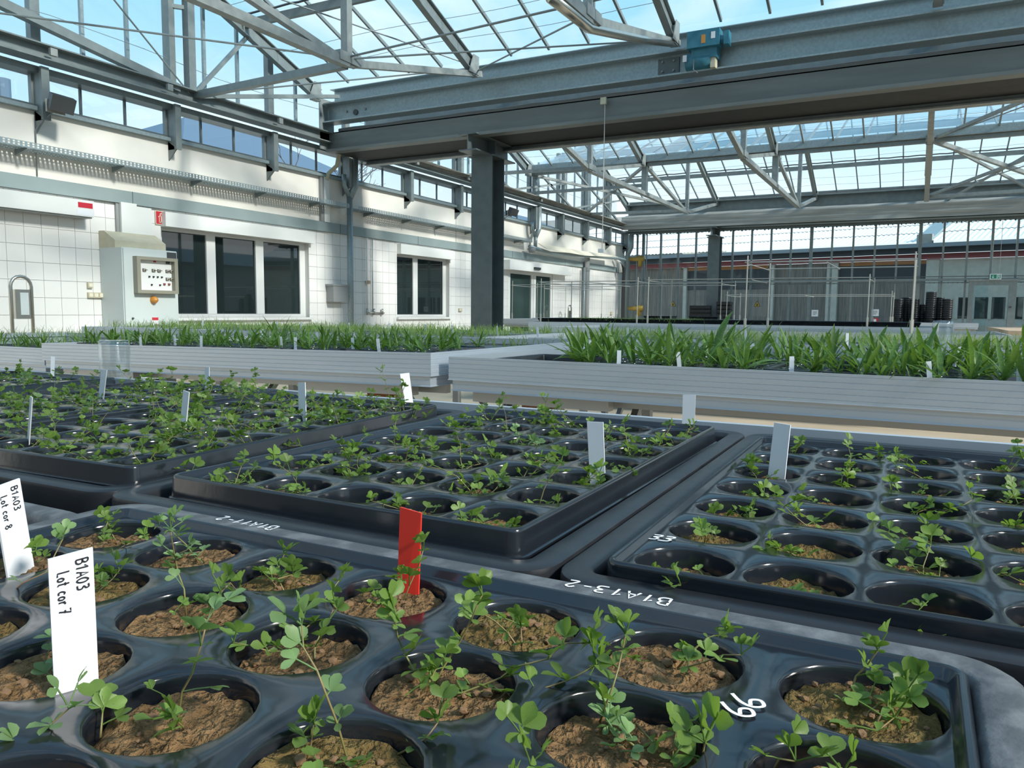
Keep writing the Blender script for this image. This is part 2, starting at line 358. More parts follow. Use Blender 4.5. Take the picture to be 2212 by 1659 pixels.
# ---- clerestory strip above the wall
w3 = sempty('window_3')
MB().box(-9.16, -8.93, -5.5, 25.2, Z_SILL-0.02, Z_SILL+0.025).build('sill_flashing', M['steel_light'], w3)
MB().box(-9.12, -8.99, -5.5, 25.2, Z_SILL+0.025, Z_SILL+0.06).build('sill_rail', M['steel_dark'], w3)
MB().box(-9.12, -8.9, -5.5, 25.2, Z_CT, Z_CT+0.07).build('head_rail', M['steel'], w3)
posts = [-1.7, 0.1, 1.9, 3.66, 5.44, 7.2, 8.96, 10.72, 12.55, 14.4, 16.2, 18.05, 19.75, 21.55, 23.45, 25.1]
for i, p in enumerate(posts):
    b = MB(); b.box(-9.06, -8.86, p-0.005, p+0.01, Z_SILL-0.13, Z_CT+0.06).box(-8.86, -8.82, p-0.02, p+0.07, Z_SILL-0.13, Z_CT+0.06).box(-9.06, -9.0, p-0.03, p+0.07, Z_SILL, Z_CT)
    b.add([(-9.0, p-0.005, Z_SILL-0.02), (-8.82, p-0.005, Z_SILL-0.13), (-8.84, p-0.005, Z_SILL-0.13), (-9.0, p-0.005, Z_SILL-0.27),
           (-9.0, p+0.01, Z_SILL-0.02), (-8.82, p+0.01, Z_SILL-0.13), (-8.84, p+0.01, Z_SILL-0.13), (-9.0, p+0.01, Z_SILL-0.27)],
          [(0, 1, 2, 3), (7, 6, 5, 4), (0, 4, 5, 1), (2, 6, 7, 3), (3, 7, 4, 0)])
    b.build('strip_post', M['steel'], w3)
    if i+1 < len(posts):
        q = posts[i+1]
        for k in (1, 2): MB().box(-9.075, -9.045, p+(q-p)*k/3-0.012, p+(q-p)*k/3+0.012, Z_SILL+0.05, Z_CT).build('mullion', M['steel_dark'], w3)
        for k in range(3): MB().box(-9.064, -9.058, p+(q-p)*k/3+0.012, p+(q-p)*(k+1)/3-0.012, Z_SILL+0.06, Z_CT).build('glass_pane', M['glass_clere'], w3)

# ------------------------------------------------------------------ gable wall above the clerestory (vertical glass)
SL = 0.37
def roof_z(y):
    for a, b in ((-3.9, 2.55), (2.71, 9.95), (11.2, 17.6), (17.76, 25.0)):
        if a <= y <= b: return 3.56 + SL*min(y-a, b-y)
    return 3.56
gable = sempty('wall_gable')
gy = []
y = 5.44 - 0.594*12
while y < 25: gy.append(y); y += 0.5945
for i, y in enumerate(gy[:-1]):
    top = min(roof_z(y), roof_z(gy[i+1])); z0 = 2.95
    wide = (i % 3 == 0)
    wd = 0.055 if wide else 0.022
    MB().box(-9.02, -8.93 if wide else -8.98, y-wd, y+wd, z0-0.1, roof_z(y)+0.02).build('gable_post' if wide else 'glazing_bar', M['steel'] if wide else M['steel_light'], gable)
    yb = gy[i+1]
    zt0, zt1 = roof_z(y+0.02), roof_z(yb-0.02)
    MB().add([(-9.0, y+0.02, z0), (-9.0, yb-0.02, z0), (-9.0, yb-0.02, zt1), (-9.0, y+0.02, zt0)], [(0, 1, 2, 3)]).build('glass_pane', M['glass'], gable)
for k, zz in enumerate((3.25, 3.62, 3.95, 4.3, 4.62)):
    MB().tube([(-8.9, yy, zz + 0.05*math.sin(yy*1.3+k)) for yy in [ -4+1.2*j for j in range(24)] if roof_z(yy) > zz+0.1 or zz < 3.6], 0.004, 4).build('screen_wire', M['steel'], gable) if zz < 3.6 else None

# ------------------------------------------------------------------ roofs
TX = [-8.78, -5.84, -2.92, 0.0, 2.92, 5.84, 8.76]
pane_w = 2.92/5
slopes = [('ceiling', -3.9, 2.55), ('ceiling', 2.71, 9.95), ('ceiling', 11.2, 17.6), ('ceiling', 17.76, 25.0)]
gb_me = {}
for ri, (nm, a, b) in enumerate(slopes):
    root = sempty(nm)
    mid = (a+b)/2; L = math.hypot(mid-a, SL*(mid-a)); ang = math.atan(SL)
    for side in (0, 1):
        if ri == 0 and side == 0: continue
        foot = Vector((0, a, 3.6)) if side == 0 else Vector((0, b, 3.6))
        rot = (ang, 0, 0) if side == 0 else (-ang, 0, 0); sg = 1 if side == 0 else -1
        key = ('p', round(L, 3), sg)
        if key not in gb_me:
            n = 5; vv = []; ff = []
            for k in range(2):
                for j in range(2): vv.append((0.014 + (pane_w-0.028)*j, sg*(L/2*k), 0))
            gb_me[key] = mesh_from('glass_pane', vv, [(0, 1, 3, 2)] if sg > 0 else [(0, 2, 3, 1)], M['glass'])
            gb_me[('b', round(L, 3), sg)] = mesh_from('glazing_bar', *(lambda m_: (m_.v, m_.f))(MB().box(-0.015, 0.015, min(0, sg*L), max(0, sg*L), -0.035, 0.012)), M['steel'])
        for i in range(26):
            x = TX[0] + i*pane_w
            if x > 6.0: break
            if i % 5: inst('glazing_bar', gb_me[('b', round(L, 3), sg)], root, (x, foot.y, foot.z), rot)
            for k in range(2):
                o = inst('glass_pane', gb_me[key], root, (x, foot.y+sg*math.cos(ang)*L/2*k, foot.z+math.sin(ang)*L/2*k + 0.006*k), rot)
        # rafters (I section) under the glass at each truss line
        for x in TX[:6]:
            p = Vector((x, foot.y+sg*0.05, foot.z-0.16)); q = Vector((x, mid, foot.z + SL*(mid-a)-0.16))
            MB().ibeam(p, q, 0.09, 0.2, 0.014, 0.012).build('rafter', M['steel'], root)
            MB().bar((x, foot.y+sg*0.12, 3.34), (x, foot.y+sg*0.12, 3.56), 0.1, 0.16, (0, 1, 0)).build('rafter_foot', M['truss'], root)
            g = MB().add([(x+0.05, foot.y+sg*0.05, 3.36), (x+0.05, foot.y+sg*0.32, 3.36), (x+0.05, foot.y+sg*0.20, 3.62), (x+0.05, foot.y+sg*0.05, 3.62),
                          (x+0.06, foot.y+sg*0.05, 3.36), (x+0.06, foot.y+sg*0.32, 3.36), (x+0.06, foot.y+sg*0.20, 3.62), (x+0.06, foot.y+sg*0.05, 3.62)], [(0,1,2,3),(7,6,5,4),(0,4,5,1),(1,5,6,2),(2,6,7,3)])
            g.build('gusset_plate', M['truss'], root)
        # purlin with a rolled blind on top
        t = 1.55
        MB().box(-8.9, 6.0, foot.y+sg*t-0.03, foot.y+sg*t+0.03, foot.z+SL*t-0.16, foot.z+SL*t-0.05).build('purlin', M['steel'], root)
        MB().tube([(-8.9 + 0.15*j, foot.y+sg*(t+0.09), foot.z+SL*(t+0.09)-0.045+0.006*math.sin(j*2.1)) for j in range(100)], 0.016, 5).build('drive_rack', M['darkgrey'], root)
        for k, t in enumerate((0.55, 0.95, 1.9, 2.3, 2.75)):
            MB().tube([(-8.9 + 0.5*j, foot.y+sg*t, foot.z+SL*t-0.09-0.02*math.sin(j*0.9+k)) for j in range(30)], 0.0035, 4).build('screen_wire', M['greyplastic'], root)
    MB().box(-8.9, 6.0, mid-0.05, mid+0.05, 3.6+SL*(mid-a)-0.05, 3.6+SL*(mid-a)+0.06).build('ridge_beam', M['steel'], root)

# ------------------------------------------------------------------ main girder across the house
def girder(y0, label, cloth=False):
    t = thing('main_girder', label, 'girder', (0, 0, 0))
    x0, x1 = -8.78, 6.2
    b = MB(); b.box(x0, x1, y0-0.12, y0+0.12, 3.325, 3.345).box(x0, x1, y0-0.12, y0+0.12, 3.035, 3.055).box(x0, x1, y0+0.02, y0+0.035, 3.055, 3.325)
    b.build('upper_beam', M['steel_light'] if not cloth else M['steel'], t)
    MB().box(x0, x1, y0-0.02, y0+0.20, 3.345, 3.36).box(x0, x1, y0+0.16, y0+0.18, 3.36, 3.60).box(x0, x1, y0+0.05, y0+0.18, 3.59, 3.60).build('gutter_sheet', M['steel_light'], t)
    b = MB(); b.box(x0, x1, y0+0.02, y0+0.04, 2.62, 2.90).box(x0, x1, y0+0.02, y0+0.5, 2.885, 2.90).box(x0, x1, y0-0.06, y0+0.12, 2.575, 2.62)
    b.build('lower_channel', M['steel_mid'], t)
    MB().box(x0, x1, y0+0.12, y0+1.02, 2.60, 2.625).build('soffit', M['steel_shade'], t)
    MB().box(x0, x1, y0+0.45, y0+0.47, 2.885, 3.04).build('back_web', M['steel'], t)
    MB().box(x0, x1, y0+0.98, y0+1.04, 2.54, 3.3).build('rear_beam', M['steel'], t)
    MB().box(x0, x1, y0+0.94, y0+1.10, 2.53, 2.55).build('rear_flange', M['truss'], t)
    MB().box(x0-0.04, x0-0.02, y0-0.18, y0+0.16, 2.62, 3.42).build('end_plate', M['steel'], t)
    MB().tube([(x0+0.1+0.3*j, y0+0.16, 2.955+0.006*math.sin(j*1.7)) for j in range(49)], 0.035, 8).build('cable_bundle', M['greyplastic'], t)
    return t
g1 = girder(Y1, 'broad grey steel gutter girder crossing the house above the column')
# splice plate with bolts, knob and bolts on the web
sp = MB().box(-3.20, -2.92, Y1-0.005, Y1+0.02, 3.075, 3.29).build('splice_plate', M['steel_dark'], g1)
for dx in (0.06, 0.21):
    for dz in (0.05, 0.17): MB().lathe([(0.0, -0.02), (0.014, -0.02), (0.014, 0)], (0, 0, 0), 6).build('bolt', M['greyplastic'], sp).matrix_local = Matrix.Translation((-3.20+dx, Y1-0.005, 3.075+dz)) @ Matrix.Rotation(R(-90), 4, 'X')
kn = MB().lathe([(0, 0.02), (0.045, 0.02), (0.045, 0)], (0, 0, 0), 16).build('round_cap', M['darkgrey'], g1); kn.matrix_local = Matrix.Translation((-8.22, Y1+0.02, 3.17)) @ Matrix.Rotation(R(90), 4, 'X')
for dx in (-0.19, 0.19):
    k2 = MB().lathe([(0, 0.02), (0.02, 0.02), (0.02, 0)], (0, 0, 0), 8).build('bolt', M['greyplastic'], g1); k2.matrix_local = Matrix.Translation((-8.22+dx, Y1+0.02, 3.2)) @ Matrix.Rotation(R(90), 4, 'X')
# motor on the girder
mo = thing('blue_drive_motor', 'small blue geared motor mounted on the front of the gutter girder', 'motor', (-2.55, Y1-0.12, 3.06))
MB().box(-0.20, 0.20, -0.16, 0.02, 0.22, 0.42).build('gearbox', M['blue'], mo)
MB().box(-0.16, 0.16, -0.10, 0.1, 0.10, 0.24).build('gearbox_foot', M['blue'], mo)
q = MB().tube([(-0.24, 0.0, 0.10), (0.08, 0.0, 0.10)], 0.105, 16).build('motor_body', M['blue'], mo, True)
MB().tube([(0.20, -0.07, 0.30), (0.27, -0.07, 0.30)], 0.05, 12).box(0.25, 0.31, -0.14, 0.0, 0.22, 0.38).build('limit_switch', M['blue'], mo)
MB().box(-0.02, 0.03, -0.163, -0.16, 0.26, 0.36).build('orange_plate', M['orange'], mo)
MB().box(0.10, 0.15, -0.163, -0.16, 0.30, 0.38).build('white_plate', M['label'], mo)
MB().box(-0.26, -0.21, -0.115, -0.11, 0.08, 0.16).build('type_label', M['label'], mo)
MB().box(0.08, 0.14, -0.08, 0.05, -0.02, 0.14).build('coupling', M['beige'], mo)
MB().tube([(-0.12, -0.10, 0.10), (-0.12, -0.12, -0.03), (-0.06, -0.13, -0.08)], 0.006, 5).build('cable', M['greyplastic'], mo)
# far girder with folded shade cloth
g2 = thing('rear_girder', 'grey rear gutter girder above the glass front', 'girder')
x0, x1 = -8.78, 6.2
MB().box(x0, x1, 24.95, 25.0, 2.70, 3.5).build('web', M['steel'], g2)
MB().box(x0, x1, 24.7, 25.05, 3.48, 3.52).box(x0, x1, 24.9, 25.2, 3.58, 3.62).build('flange', M['steel'], g2)
MB().box(x0, x1, 24.6, 25.3, 2.655, 2.67).build('white_rail', M['steel_light'], g2)
MB().box(x0, x1, 24.9, 25.3, 2.60, 2.655).build('head_beam', M['steel_dark'], g2)
vv = []; ff = []; nx_, nz_ = 70, 16
for j in range(nz_+1):
    for i in range(nx_+1):
        x = x0 + (x1-x0)*i/nx_; s_ = j/nz_
        yv = 24.85 - 0.55*min(1, s_*2.2) if s_ < 0.45 else 24.30
        zv = 3.18 - 0.12*s_*2.2 if s_ < 0.45 else 3.06 - 0.40*(s_-0.45)/0.55
        n_ = noise.noise(Vector((x*0.45, j*1.7, 3)))
        vv.append((x, yv + 0.018*math.sin(j*2.4+n_*3) + 0.02*n_, zv + 0.012*n_))
for j in range(nz_):
    for i in range(nx_): a = j*(nx_+1)+i; ff.append((a, a+1, a+nx_+2, a+nx_+1))
tag(MB().add(vv, ff).build('shade_cloth', M['cloth'], None, True), 'folded grey shade cloth hanging under the rear girder', 'cloth')
vv = []; ff = []
for j in range(9):
    for i in range(61):
        y = 10.9 + 13.6*i/60; s_ = j/8; n_ = noise.noise(Vector((y*0.6, j*1.3, 9)))
        vv.append((-8.62 - 0.22*s_ + 0.03*math.sin(j*2.2), y, 2.78 + 0.10*(1-s_) + 0.02*n_ - 0.02*math.sin(j*2.6)))
for j in range(8):
    for i in range(60): a = j*61+i; ff.append((a, a+1, a+62, a+61))
tag(MB().add(vv, ff).build('side_shade_cloth', M['cloth'], None, True), 'folded grey shade cloth running along the eaves beam behind the column', 'cloth')

# valley gutters between the two roofs of each span
for (yv, lab) in ((YM, 'zinc valley gutter carried on the trusses behind the girder'), (2.63, 'zinc valley gutter overhead on the near trusses')):
    t = thing('valley_gutter', lab, 'gutter')
    MB().box(-8.78, 6.2, yv-0.09, yv-0.075, 3.47, 3.62).build('gutter_face', M['steel_light'], t)
    MB().box(-8.78, 6.2, yv-0.12, yv+0.12, 3.455, 3.47).build('gutter_bottom', M['truss'], t)
    MB().box(-8.78, 6.2, yv+0.075, yv+0.09, 3.47, 3.62).build('gutter_back', M['steel_light'], t)
    MB().box(-8.78, 6.2, yv-0.06, yv+0.06, 3.38, 3.45).build('support_beam', M['steel'], t)

# ------------------------------------------------------------------ trusses
def truss(x, y0, y1, nn, nf, label, post=True, eave=False):
    t = thing('roof_truss', label, 'truss', group='roof trusses')
    zb, ym = 2.75, (nn+nf)/2
    m = M['truss']
    def part(nm, p, q, wd, ht): MB().bar(p, q, wd, ht).build(nm, m, t)
    part('bottom_chord', (x, nn, zb), (x, nf, zb), 0.10, 0.09)
    if y0 is not None: part('end_tie', (x, y0+0.1, 3.42), (x, nn, zb), 0.08, 0.08)
    part('end_tie', (x, y1-0.1, 3.42), (x, nf, zb), 0.08, 0.08)
    for yy in (nn, nf): part('post', (x, yy, zb), (x, yy, roof_z(yy)-0.1), 0.09, 0.09)
    mid = YM if y0 is not None else 2.63
    part('centre_post', (x, mid, zb), (x, mid, 3.46), 0.12, 0.12)
    part('diagonal', (x, mid, 3.42), (x, nn, zb), 0.07, 0.07); part('diagonal', (x, mid, 3.42), (x, nf, zb), 0.07, 0.07)
    for yy in (nn, nf): MB().box(x-0.06, x+0.06, yy-0.18, yy+0.18, zb-0.005, zb+0.10).build('node_plate', m, t)
    return t
names = ['nearest the tiled wall', 'in line with the steel column', 'second to the right of the column', 'third to the right of the column', 'at the right edge of view']
for i, x in enumerate(TX[:5]):
    if i > 0: truss(x, Y1B-0.5, Y2-0.2, 14.3, 21.4, 'grey steel roof truss behind the girder, ' + names[i])
    if i > 0: truss(x, None, Y1, -1.8, 7.06, 'grey steel roof truss before the girder, ' + names[i])
# eaves beam along the wall and its bracing
eb = thing('eaves_beam', 'long grey steel eaves beam along the top of the tiled wall', 'beam')
b = MB(); b.box(-8.93, -8.70, -5.5, 25, 2.73, 2.745).box(-8.93, -8.70, -5.5, 25, 2.885, 2.90).box(-8.83, -8.80, -5.5, 25, 2.745, 2.885); b.build('i_beam', M['steel'], eb)
for y in (5.44, 6.95, 8.9, 12.5, 14.4, 18): MB().box(-8.70, -8.66, y, y+0.08, 2.78, 2.86).build('clip', M['truss'], eb)
br = thing('gable_bracing', 'diagonal steel bracing bars of the gable frame above the eaves beam', 'bracing')
def bp(nm, p, q, wd, m=M['steel']): MB().bar(p, q, wd, wd).build(nm, m, br)
bp('brace', (-8.80, 5.03, 3.20), (-8.80, 7.22, 2.88), 0.10)
bp('brace', (-8.80, 3.2, 3.48), (-8.80, 5.03, 3.20), 0.10)
bp('gable_column', (-8.78, 7.40, 2.88), (-8.78, 7.40, 4.3), 0.11)
bp('gable_column', (-8.93, 7.22, 2.88), (-8.93, 7.22, 4.3), 0.09)
bp('spacer', (-8.78, 7.40, 3.95), (-8.93, 7.22, 3.95), 0.05)
bp('brace', (-8.80, 7.5, 2.90), (-8.80, 8.80, 4.30), 0.05)
bp('horizontal_strut', (-8.80, 7.5, 2.86), (-5.86, 7.06, 2.74), 0.085)
bp('horizontal_strut', (-8.75, 7.5, 2.84), (-8.43, 9.98, 3.40), 0.055)
for p, q in (((-8.80, 5.7, 4.2), (-8.80, 7.40, 2.86)), ((-8.80, 4.6, 3.02), (-5.86, 7.0, 2.80)), ((-8.75, 7.6, 2.9), (-5.9, 9.98, 3.5)), ((-5.84, 7.06, 2.8), (-2.92, 9.95, 3.45)),
             ((-5.84, 9.95, 3.5), (-8.7, 7.0, 4.4)), ((-2.92, 7.06, 2.8), (-5.84, 9.95, 3.45))):
    MB().tube([p, q], 0.011, 6).build('tension_rod', M['steel'], br)
MB().tube([(-5.8, 7.06, 2.82), (0.0, 7.06, 3.02)], 0.012, 6).build('tension_rod', M['steel'], br)
b2 = thing('rear_bracing', 'crossing steel struts and rods between the rear trusses at the wall', 'bracing')
def bq(nm, p, q, wd): MB().bar(p, q, wd, wd).build(nm, M['truss'], b2)
for (ya, yb) in ((12.9, 16.6), (16.6, 20.3), (20.3, 24.2)):
    bq('brace', (-8.8, ya, 2.88), (-8.8, yb, 4.0 if yb < 20 else 3.6), 0.05); bq('brace', (-8.8, yb, 2.88), (-8.8, ya, 4.0), 0.05)
for y in (13.2, 14.4, 16.2, 18.0, 19.8, 21.5, 23.3): bq('gable_column', (-8.85, y, 2.88), (-8.85, y, roof_z(y)), 0.10)
bq('horizontal_strut', (-8.8, 17.7, 2.95), (-5.84, 17.7, 2.95), 0.07); bq('horizontal_strut', (-8.8, 14.3, 2.85), (-5.84, 17.5, 3.4), 0.07)
bq('horizontal_strut', (-8.8, 21.4, 2.85), (-5.84, 21.4, 2.8), 0.07); bq('brace', (-8.8, 21.4, 2.9), (-5.84, 17.8, 3.45), 0.06); bq('brace', (-8.8, 17.7, 3.4), (-5.84, 21.4, 2.85), 0.06)
b3 = thing('right_bracing', 'crossing steel struts and rods beside the rightmost rear truss', 'bracing')
def b3p(p, q, wd): MB().bar(p, q, wd, wd).build('brace', M['truss'], b3)
b3p((0.05, 17.7, 3.45), (2.92, 14.3, 3.9), 0.06); b3p((0.05, 17.7, 3.42), (2.92, 21.4, 2.8), 0.08); b3p((0.05, 21.4, 2.82), (2.92, 21.4, 2.85), 0.08)
b3p((0.05, 21.4, 2.85), (2.92, 17.7, 3.42), 0.06); b3p((0.05, 25.0, 2.9), (2.92, 21.4, 4.2), 0.05); b3p((0.05, 21.4, 4.2), (2.92, 24.8, 3.0), 0.06)
for p, q in (((0.05, 17.7, 3.44), (2.92, 14.3, 3.7)), ((0.05, 21.4, 2.84), (2.92, 17.7, 3.2)), ((0.05, 21.4, 2.8), (2.92, 25.0, 3.3))): MB().tube([p, q], 0.011, 6).build('tension_rod', M['steel'], b3)
# aluminium rail under the third near truss
tag(MB().tube([(-2.92, 6.2, 2.66), (-2.92, 7.06, 2.68), (-2.92, 8.5, 3.02), (-2.92, 9.8, 3.36)], 0.05, 10).build('bright_tube_rail', M['stainless'], None, True), 'shiny wrapped tube running under the truss beside the motor', 'pipe')

# ------------------------------------------------------------------ columns
def column(name, label, xc, yc, w_, d_, ztop, br=True):
    t = thing(name, label, 'column', (xc, yc, FLOOR))
    h = ztop - FLOOR
    MB().box(-w_/2, w_/2, -d_/2, -d_/2+0.02, 0, h).box(-w_/2, w_/2, d_/2-0.02, d_/2, 0, h).box(-0.008, 0.008, -d_/2+0.02, d_/2-0.02, 0, h).build('shaft', M['steel_dark'], t)
    MB().box(-0.22, 0.22, -d_/2-0.02, d_/2+0.02, h, h+0.02).build('cap_plate', M['steel_dark'], t)
    if br:
        MB().ibeam((0, -0.62, h+0.145), (0, 0.62, h+0.145), 0.30, 0.25, 0.018, 0.014).build('bracket_beam', M['steel_dark'], t)
        MB().box(-0.14, 0.14, -0.03, 0.0, h+0.03, h+0.26).build('stiffener', M['steel_dark'], t)
    MB().box(-0.3, 0.3, -0.3, 0.3, 0, 0.02).build('base_plate', M['steel_dark'], t)
    return t
column('steel_column', 'dark grey steel column standing behind the near benches', -6.02, 10.60, 0.36, 0.40, 2.33)
column('steel_column', 'dark grey steel column at the rear glass front', -5.82, 24.75, 0.36, 0.36, 2.35)

# ------------------------------------------------------------------ far glass front
wf = sempty('wall_far')
zt = 2.60
mulls = [-8.9 + 0.587*i for i in range(26)]
for i, x in enumerate(mulls):
    if 1.15 < x < 2.2: pass
    wdt = 0.045 if i % 5 == 0 else 0.026
    MB().box(x-wdt, x+wdt, 25.22, 25.32, FLOOR if not (1.2 < x < 2.25) else 0.95, zt).build('mullion', M['steel'], wf)
    if i+1 < len(mulls):
        for (za, zb_) in ((-0.3, 1.0), (1.0, zt)):
            if za < 0 and x > 1.1 and x < 2.2: continue
            MB().box(x+0.03, mulls[i+1]-0.03, 25.265, 25.272, za, zb_).build('glass_pane', M['glass_far'], wf)
        if not (1.1 < x < 2.2): MB().box(x+0.03, mulls[i+1]-0.03, 25.26, 25.28, FLOOR, -0.3).build('base_panel', M['concrete'], wf)
MB().box(-8.95, 6, 25.18, 25.34, 0.955, 1.02).build('transom', M['steel'], wf)
for z, r_ in ((1.07, 0.012), (0.90, 0.012)): MB().tube([(-8.9, 25.15, z), (6, 25.15, z)], r_, 6).build('rail', M['steel_dark'], wf)
rk = MB()
for i in range(130): rk.box(-8.9+i*0.115, -8.86+i*0.115, 25.12, 25.17, 2.56+0.01*(i % 3), 2.60); rk.box(-8.9+i*0.115, -8.87+i*0.115, 25.13, 25.17, 0.88, 0.915)
stuff(rk.build('drive_rack_teeth', M['steel_dark'], wf))
d2 = sempty('door_2')
f = MB(); f.box(1.17, 1.29, 25.1, 25.25, FLOOR, 0.82).box(2.12, 2.3, 25.1, 25.25, FLOOR, 0.82).box(1.17, 2.3, 25.1, 25.25, 0.82, 0.93)
f.build('door_frame', M['steel'], d2)
MB().box(1.10, 2.36, 25.08, 25.2, 0.93, 0.985).build('door_head', M['truss'], d2)
MB().box(1.29, 2.12, 25.17, 25.18, FLOOR, 0.82).build('glass_pane', M['glass_far'], d2)
MB().box(2.14, 2.2, 25.04, 25.1, 0.2, 0.24).build('handle', M['darkgrey'], d2)

# right glass wall (seen in reflections only)
wr = sempty('wall_right')
for i in range(27):
    y = -5.4 + 1.17*i; MB().box(11.0, 11.1, y-0.04, y+0.04, FLOOR, 3.6).build('mullion', M['steel_dark'], wr)
MB().box(11.0, 11.1, -5.4, 25, 3.5, 3.65).box(11.0, 11.1, -5.4, 25, 0.95, 1.02).box(11.0, 11.1, -5.4, 25, FLOOR, FLOOR+0.5).build('rail', M['steel_dark'], wr)

# plain unseen partition behind the camera, added to dim tray reflections and ambient light
struct(MB().box(-9.0, 11.2, -5.7, -5.5, FLOOR, 3.3).build('wall_back_added', M['greyplastic']))

# ================================================================== writing (hand-drawn stroke letters)
GL = {
 'B': [[(0.1,0),(0.1,1)],[(0.1,1),(0.45,0.98),(0.6,0.8),(0.45,0.58),(0.1,0.54)],[(0.1,0.54),(0.55,0.5),(0.68,0.25),(0.5,0.03),(0.1,0)]],
 '1': [[(0.1,0.68),(0.42,1),(0.36,0)]],
 'A': [[(0.02,0),(0.38,1),(0.68,0)],[(0.14,0.36),(0.6,0.36)]],
 '0': [[(0.35,1),(0.1,0.7),(0.1,0.3),(0.32,0),(0.58,0.25),(0.6,0.7),(0.35,1)]],
 '3': [[(0.1,0.95),(0.5,0.98),(0.58,0.76),(0.3,0.55),(0.6,0.4),(0.55,0.08),(0.08,0.02)]],
 'L': [[(0.1,1),(0.08,0.02),(0.55,0.0)]],
 'o': [[(0.3,0.55),(0.1,0.35),(0.15,0.05),(0.42,0.05),(0.5,0.35),(0.3,0.55)]],
 't': [[(0.25,0.95),(0.22,0.05),(0.42,0.0)],[(0.05,0.6),(0.45,0.64)]],
 'c': [[(0.5,0.48),(0.28,0.55),(0.1,0.3),(0.2,0.03),(0.5,0.06)]],
 'r': [[(0.12,0.55),(0.14,0.0)],[(0.14,0.36),(0.3,0.55),(0.44,0.5)]],
 '7': [[(0.05,0.95),(0.6,1.0),(0.25,0.0)],[(0.15,0.5),(0.55,0.52)]],
 '8': [[(0.35,0.53),(0.12,0.75),(0.32,1),(0.55,0.78),(0.35,0.53),(0.08,0.25),(0.34,0),(0.6,0.25),(0.35,0.53)]],
 '2': [[(0.1,0.78),(0.32,1),(0.56,0.78),(0.1,0.04),(0.62,0.02)]],
 '-': [[(0.08,0.48),(0.5,0.5)]],
 '6': [[(0.5,1.0),(0.18,0.6),(0.1,0.22),(0.32,0),(0.58,0.2),(0.45,0.42),(0.16,0.3)]],
 ' ': [],
}
def strokes(text, origin, xd, yd, size, th, lift=0.0004, adv=0.72, xs=1.0):
    o, xd, yd = Vector(origin), Vector(xd).normalized(), Vector(yd).normalized(); nrm = xd.cross(yd).normalized()
    mb = MB(); cx_ = 0.0
    for ch in text:
        for st in GL.get(ch, []):
            pts = [Vector((cx_+p[0]*xs, p[1])) for p in st]
            if len(pts) > 3 or (len(pts) > 2 and ch in '2r'):
                sm = []
                for i in range(len(pts)-1):
                    p0, p1, p2, p3 = pts[max(i-1, 0)], pts[i], pts[i+1], pts[min(i+2, len(pts)-1)]
                    for q in range(4):
                        u = q/4; sm.append(0.5*((2*p1) + (p2-p0)*u + (2*p0-5*p1+4*p2-p3)*u*u + (3*p1-p0-3*p2+p3)*u**3))
                pts = sm + [pts[-1]]
            left = []; right = []
            for i, p in enumerate(pts):
                d = (pts[min(i+1, len(pts)-1)] - pts[max(i-1, 0)]).normalized(); n2 = Vector((-d.y, d.x))*th/size/2
                left.append(p+n2); right.append(p-n2)
            to3 = lambda q: o + xd*(q.x*size) + yd*(q.y*size) + nrm*lift
            v = [to3(q) for q in left] + [to3(q) for q in right]; n = len(pts)
            mb.add(v, [(n+i, n+i+1, i+1, i) for i in range(n-1)])
        cx_ += adv*xs if ch != ' ' else 0.4*xs
    return mb

# ================================================================== aluminium benches
def bench(label, x0, x1, y0, y1, z, tilt=0.0, rot=0.0, legs=True):
    t = thing('plant_bench', label, 'bench', (x0, y0, z), 'aluminium rolling benches')
    W_, D_ = x1-x0, y1-y0
    prof = [(-0.012, -0.03), (-0.012, 0.0), (0.0, 0.0)]
    zz = 0.0
    for k in range(5): prof += [(0.0, zz-0.0065), (-0.0012, zz-0.0075), (-0.0012, zz-0.0085), (0.0, zz-0.0095), (0.0, zz-0.0152)]; zz -= 0.0155
    prof += [(0.002, zz), (0.002, zz-0.002), (-0.010, zz-0.002)]
    MB().sweep_rect(prof, 0, W_, 0, D_).build('rim', M['alu'], t)
    zz -= 0.002
    MB().sweep_rect([(-0.010, zz), (-0.010, zz-0.012), (-0.0115, zz-0.013), (-0.0115, zz-0.015), (-0.010, zz-0.016), (-0.010, zz-0.032), (-0.004, zz-0.036), (-0.03, zz-0.036)], 0, W_, 0, D_).build('lower_profile', M['alu'], t)
    MB().box(0.012, W_-0.012, 0.012, D_-0.012, -0.112, -0.075).build('bed', M['mat_black'], t)
    if legs:
        h = z - FLOOR
        for xx in (0.06, W_-0.62): MB().box(xx, xx+0.5, 0.06, 0.10, -0.155, -0.115).build('roller_rail', M['alu_under'], t)
        MB().box(0.03, W_-0.03, 0.14, 0.17, -0.15, -0.112).box(0.03, W_-0.03, D_-0.17, D_-0.14, -0.15, -0.112).build('cross_bearer', M['alu_under'], t)
        for xx in (0.28, W_-0.3):
            for yy in (0.22, D_-0.22): MB().box(xx-0.02, xx+0.02, yy-0.02, yy+0.02, -h+0.001, -0.12).build('leg', M['alu_under'], t)
            MB().bar((xx, 0.24, -0.15), (xx, D_/2, -h+0.15), 0.03, 0.03).bar((xx, D_-0.24, -0.15), (xx, D_/2, -h+0.15), 0.03, 0.03).build('leg_brace', M['alu_under'], t)
            MB().box(xx-0.05, xx+0.05, 0.10, 0.16, -0.175, -0.14).build('rusty_joint', M['rust'], t)
            MB().box(xx-0.012, xx+0.012, 0.12, 0.145, -0.24, -0.175).build('rusty_bolt', M['rust'], t)
    t.rotation_euler = (0, tilt, rot)
    return t
bench('near aluminium bench filled with black seedling trays', -2.35, 1.25, -0.55, 0.985, -0.138)
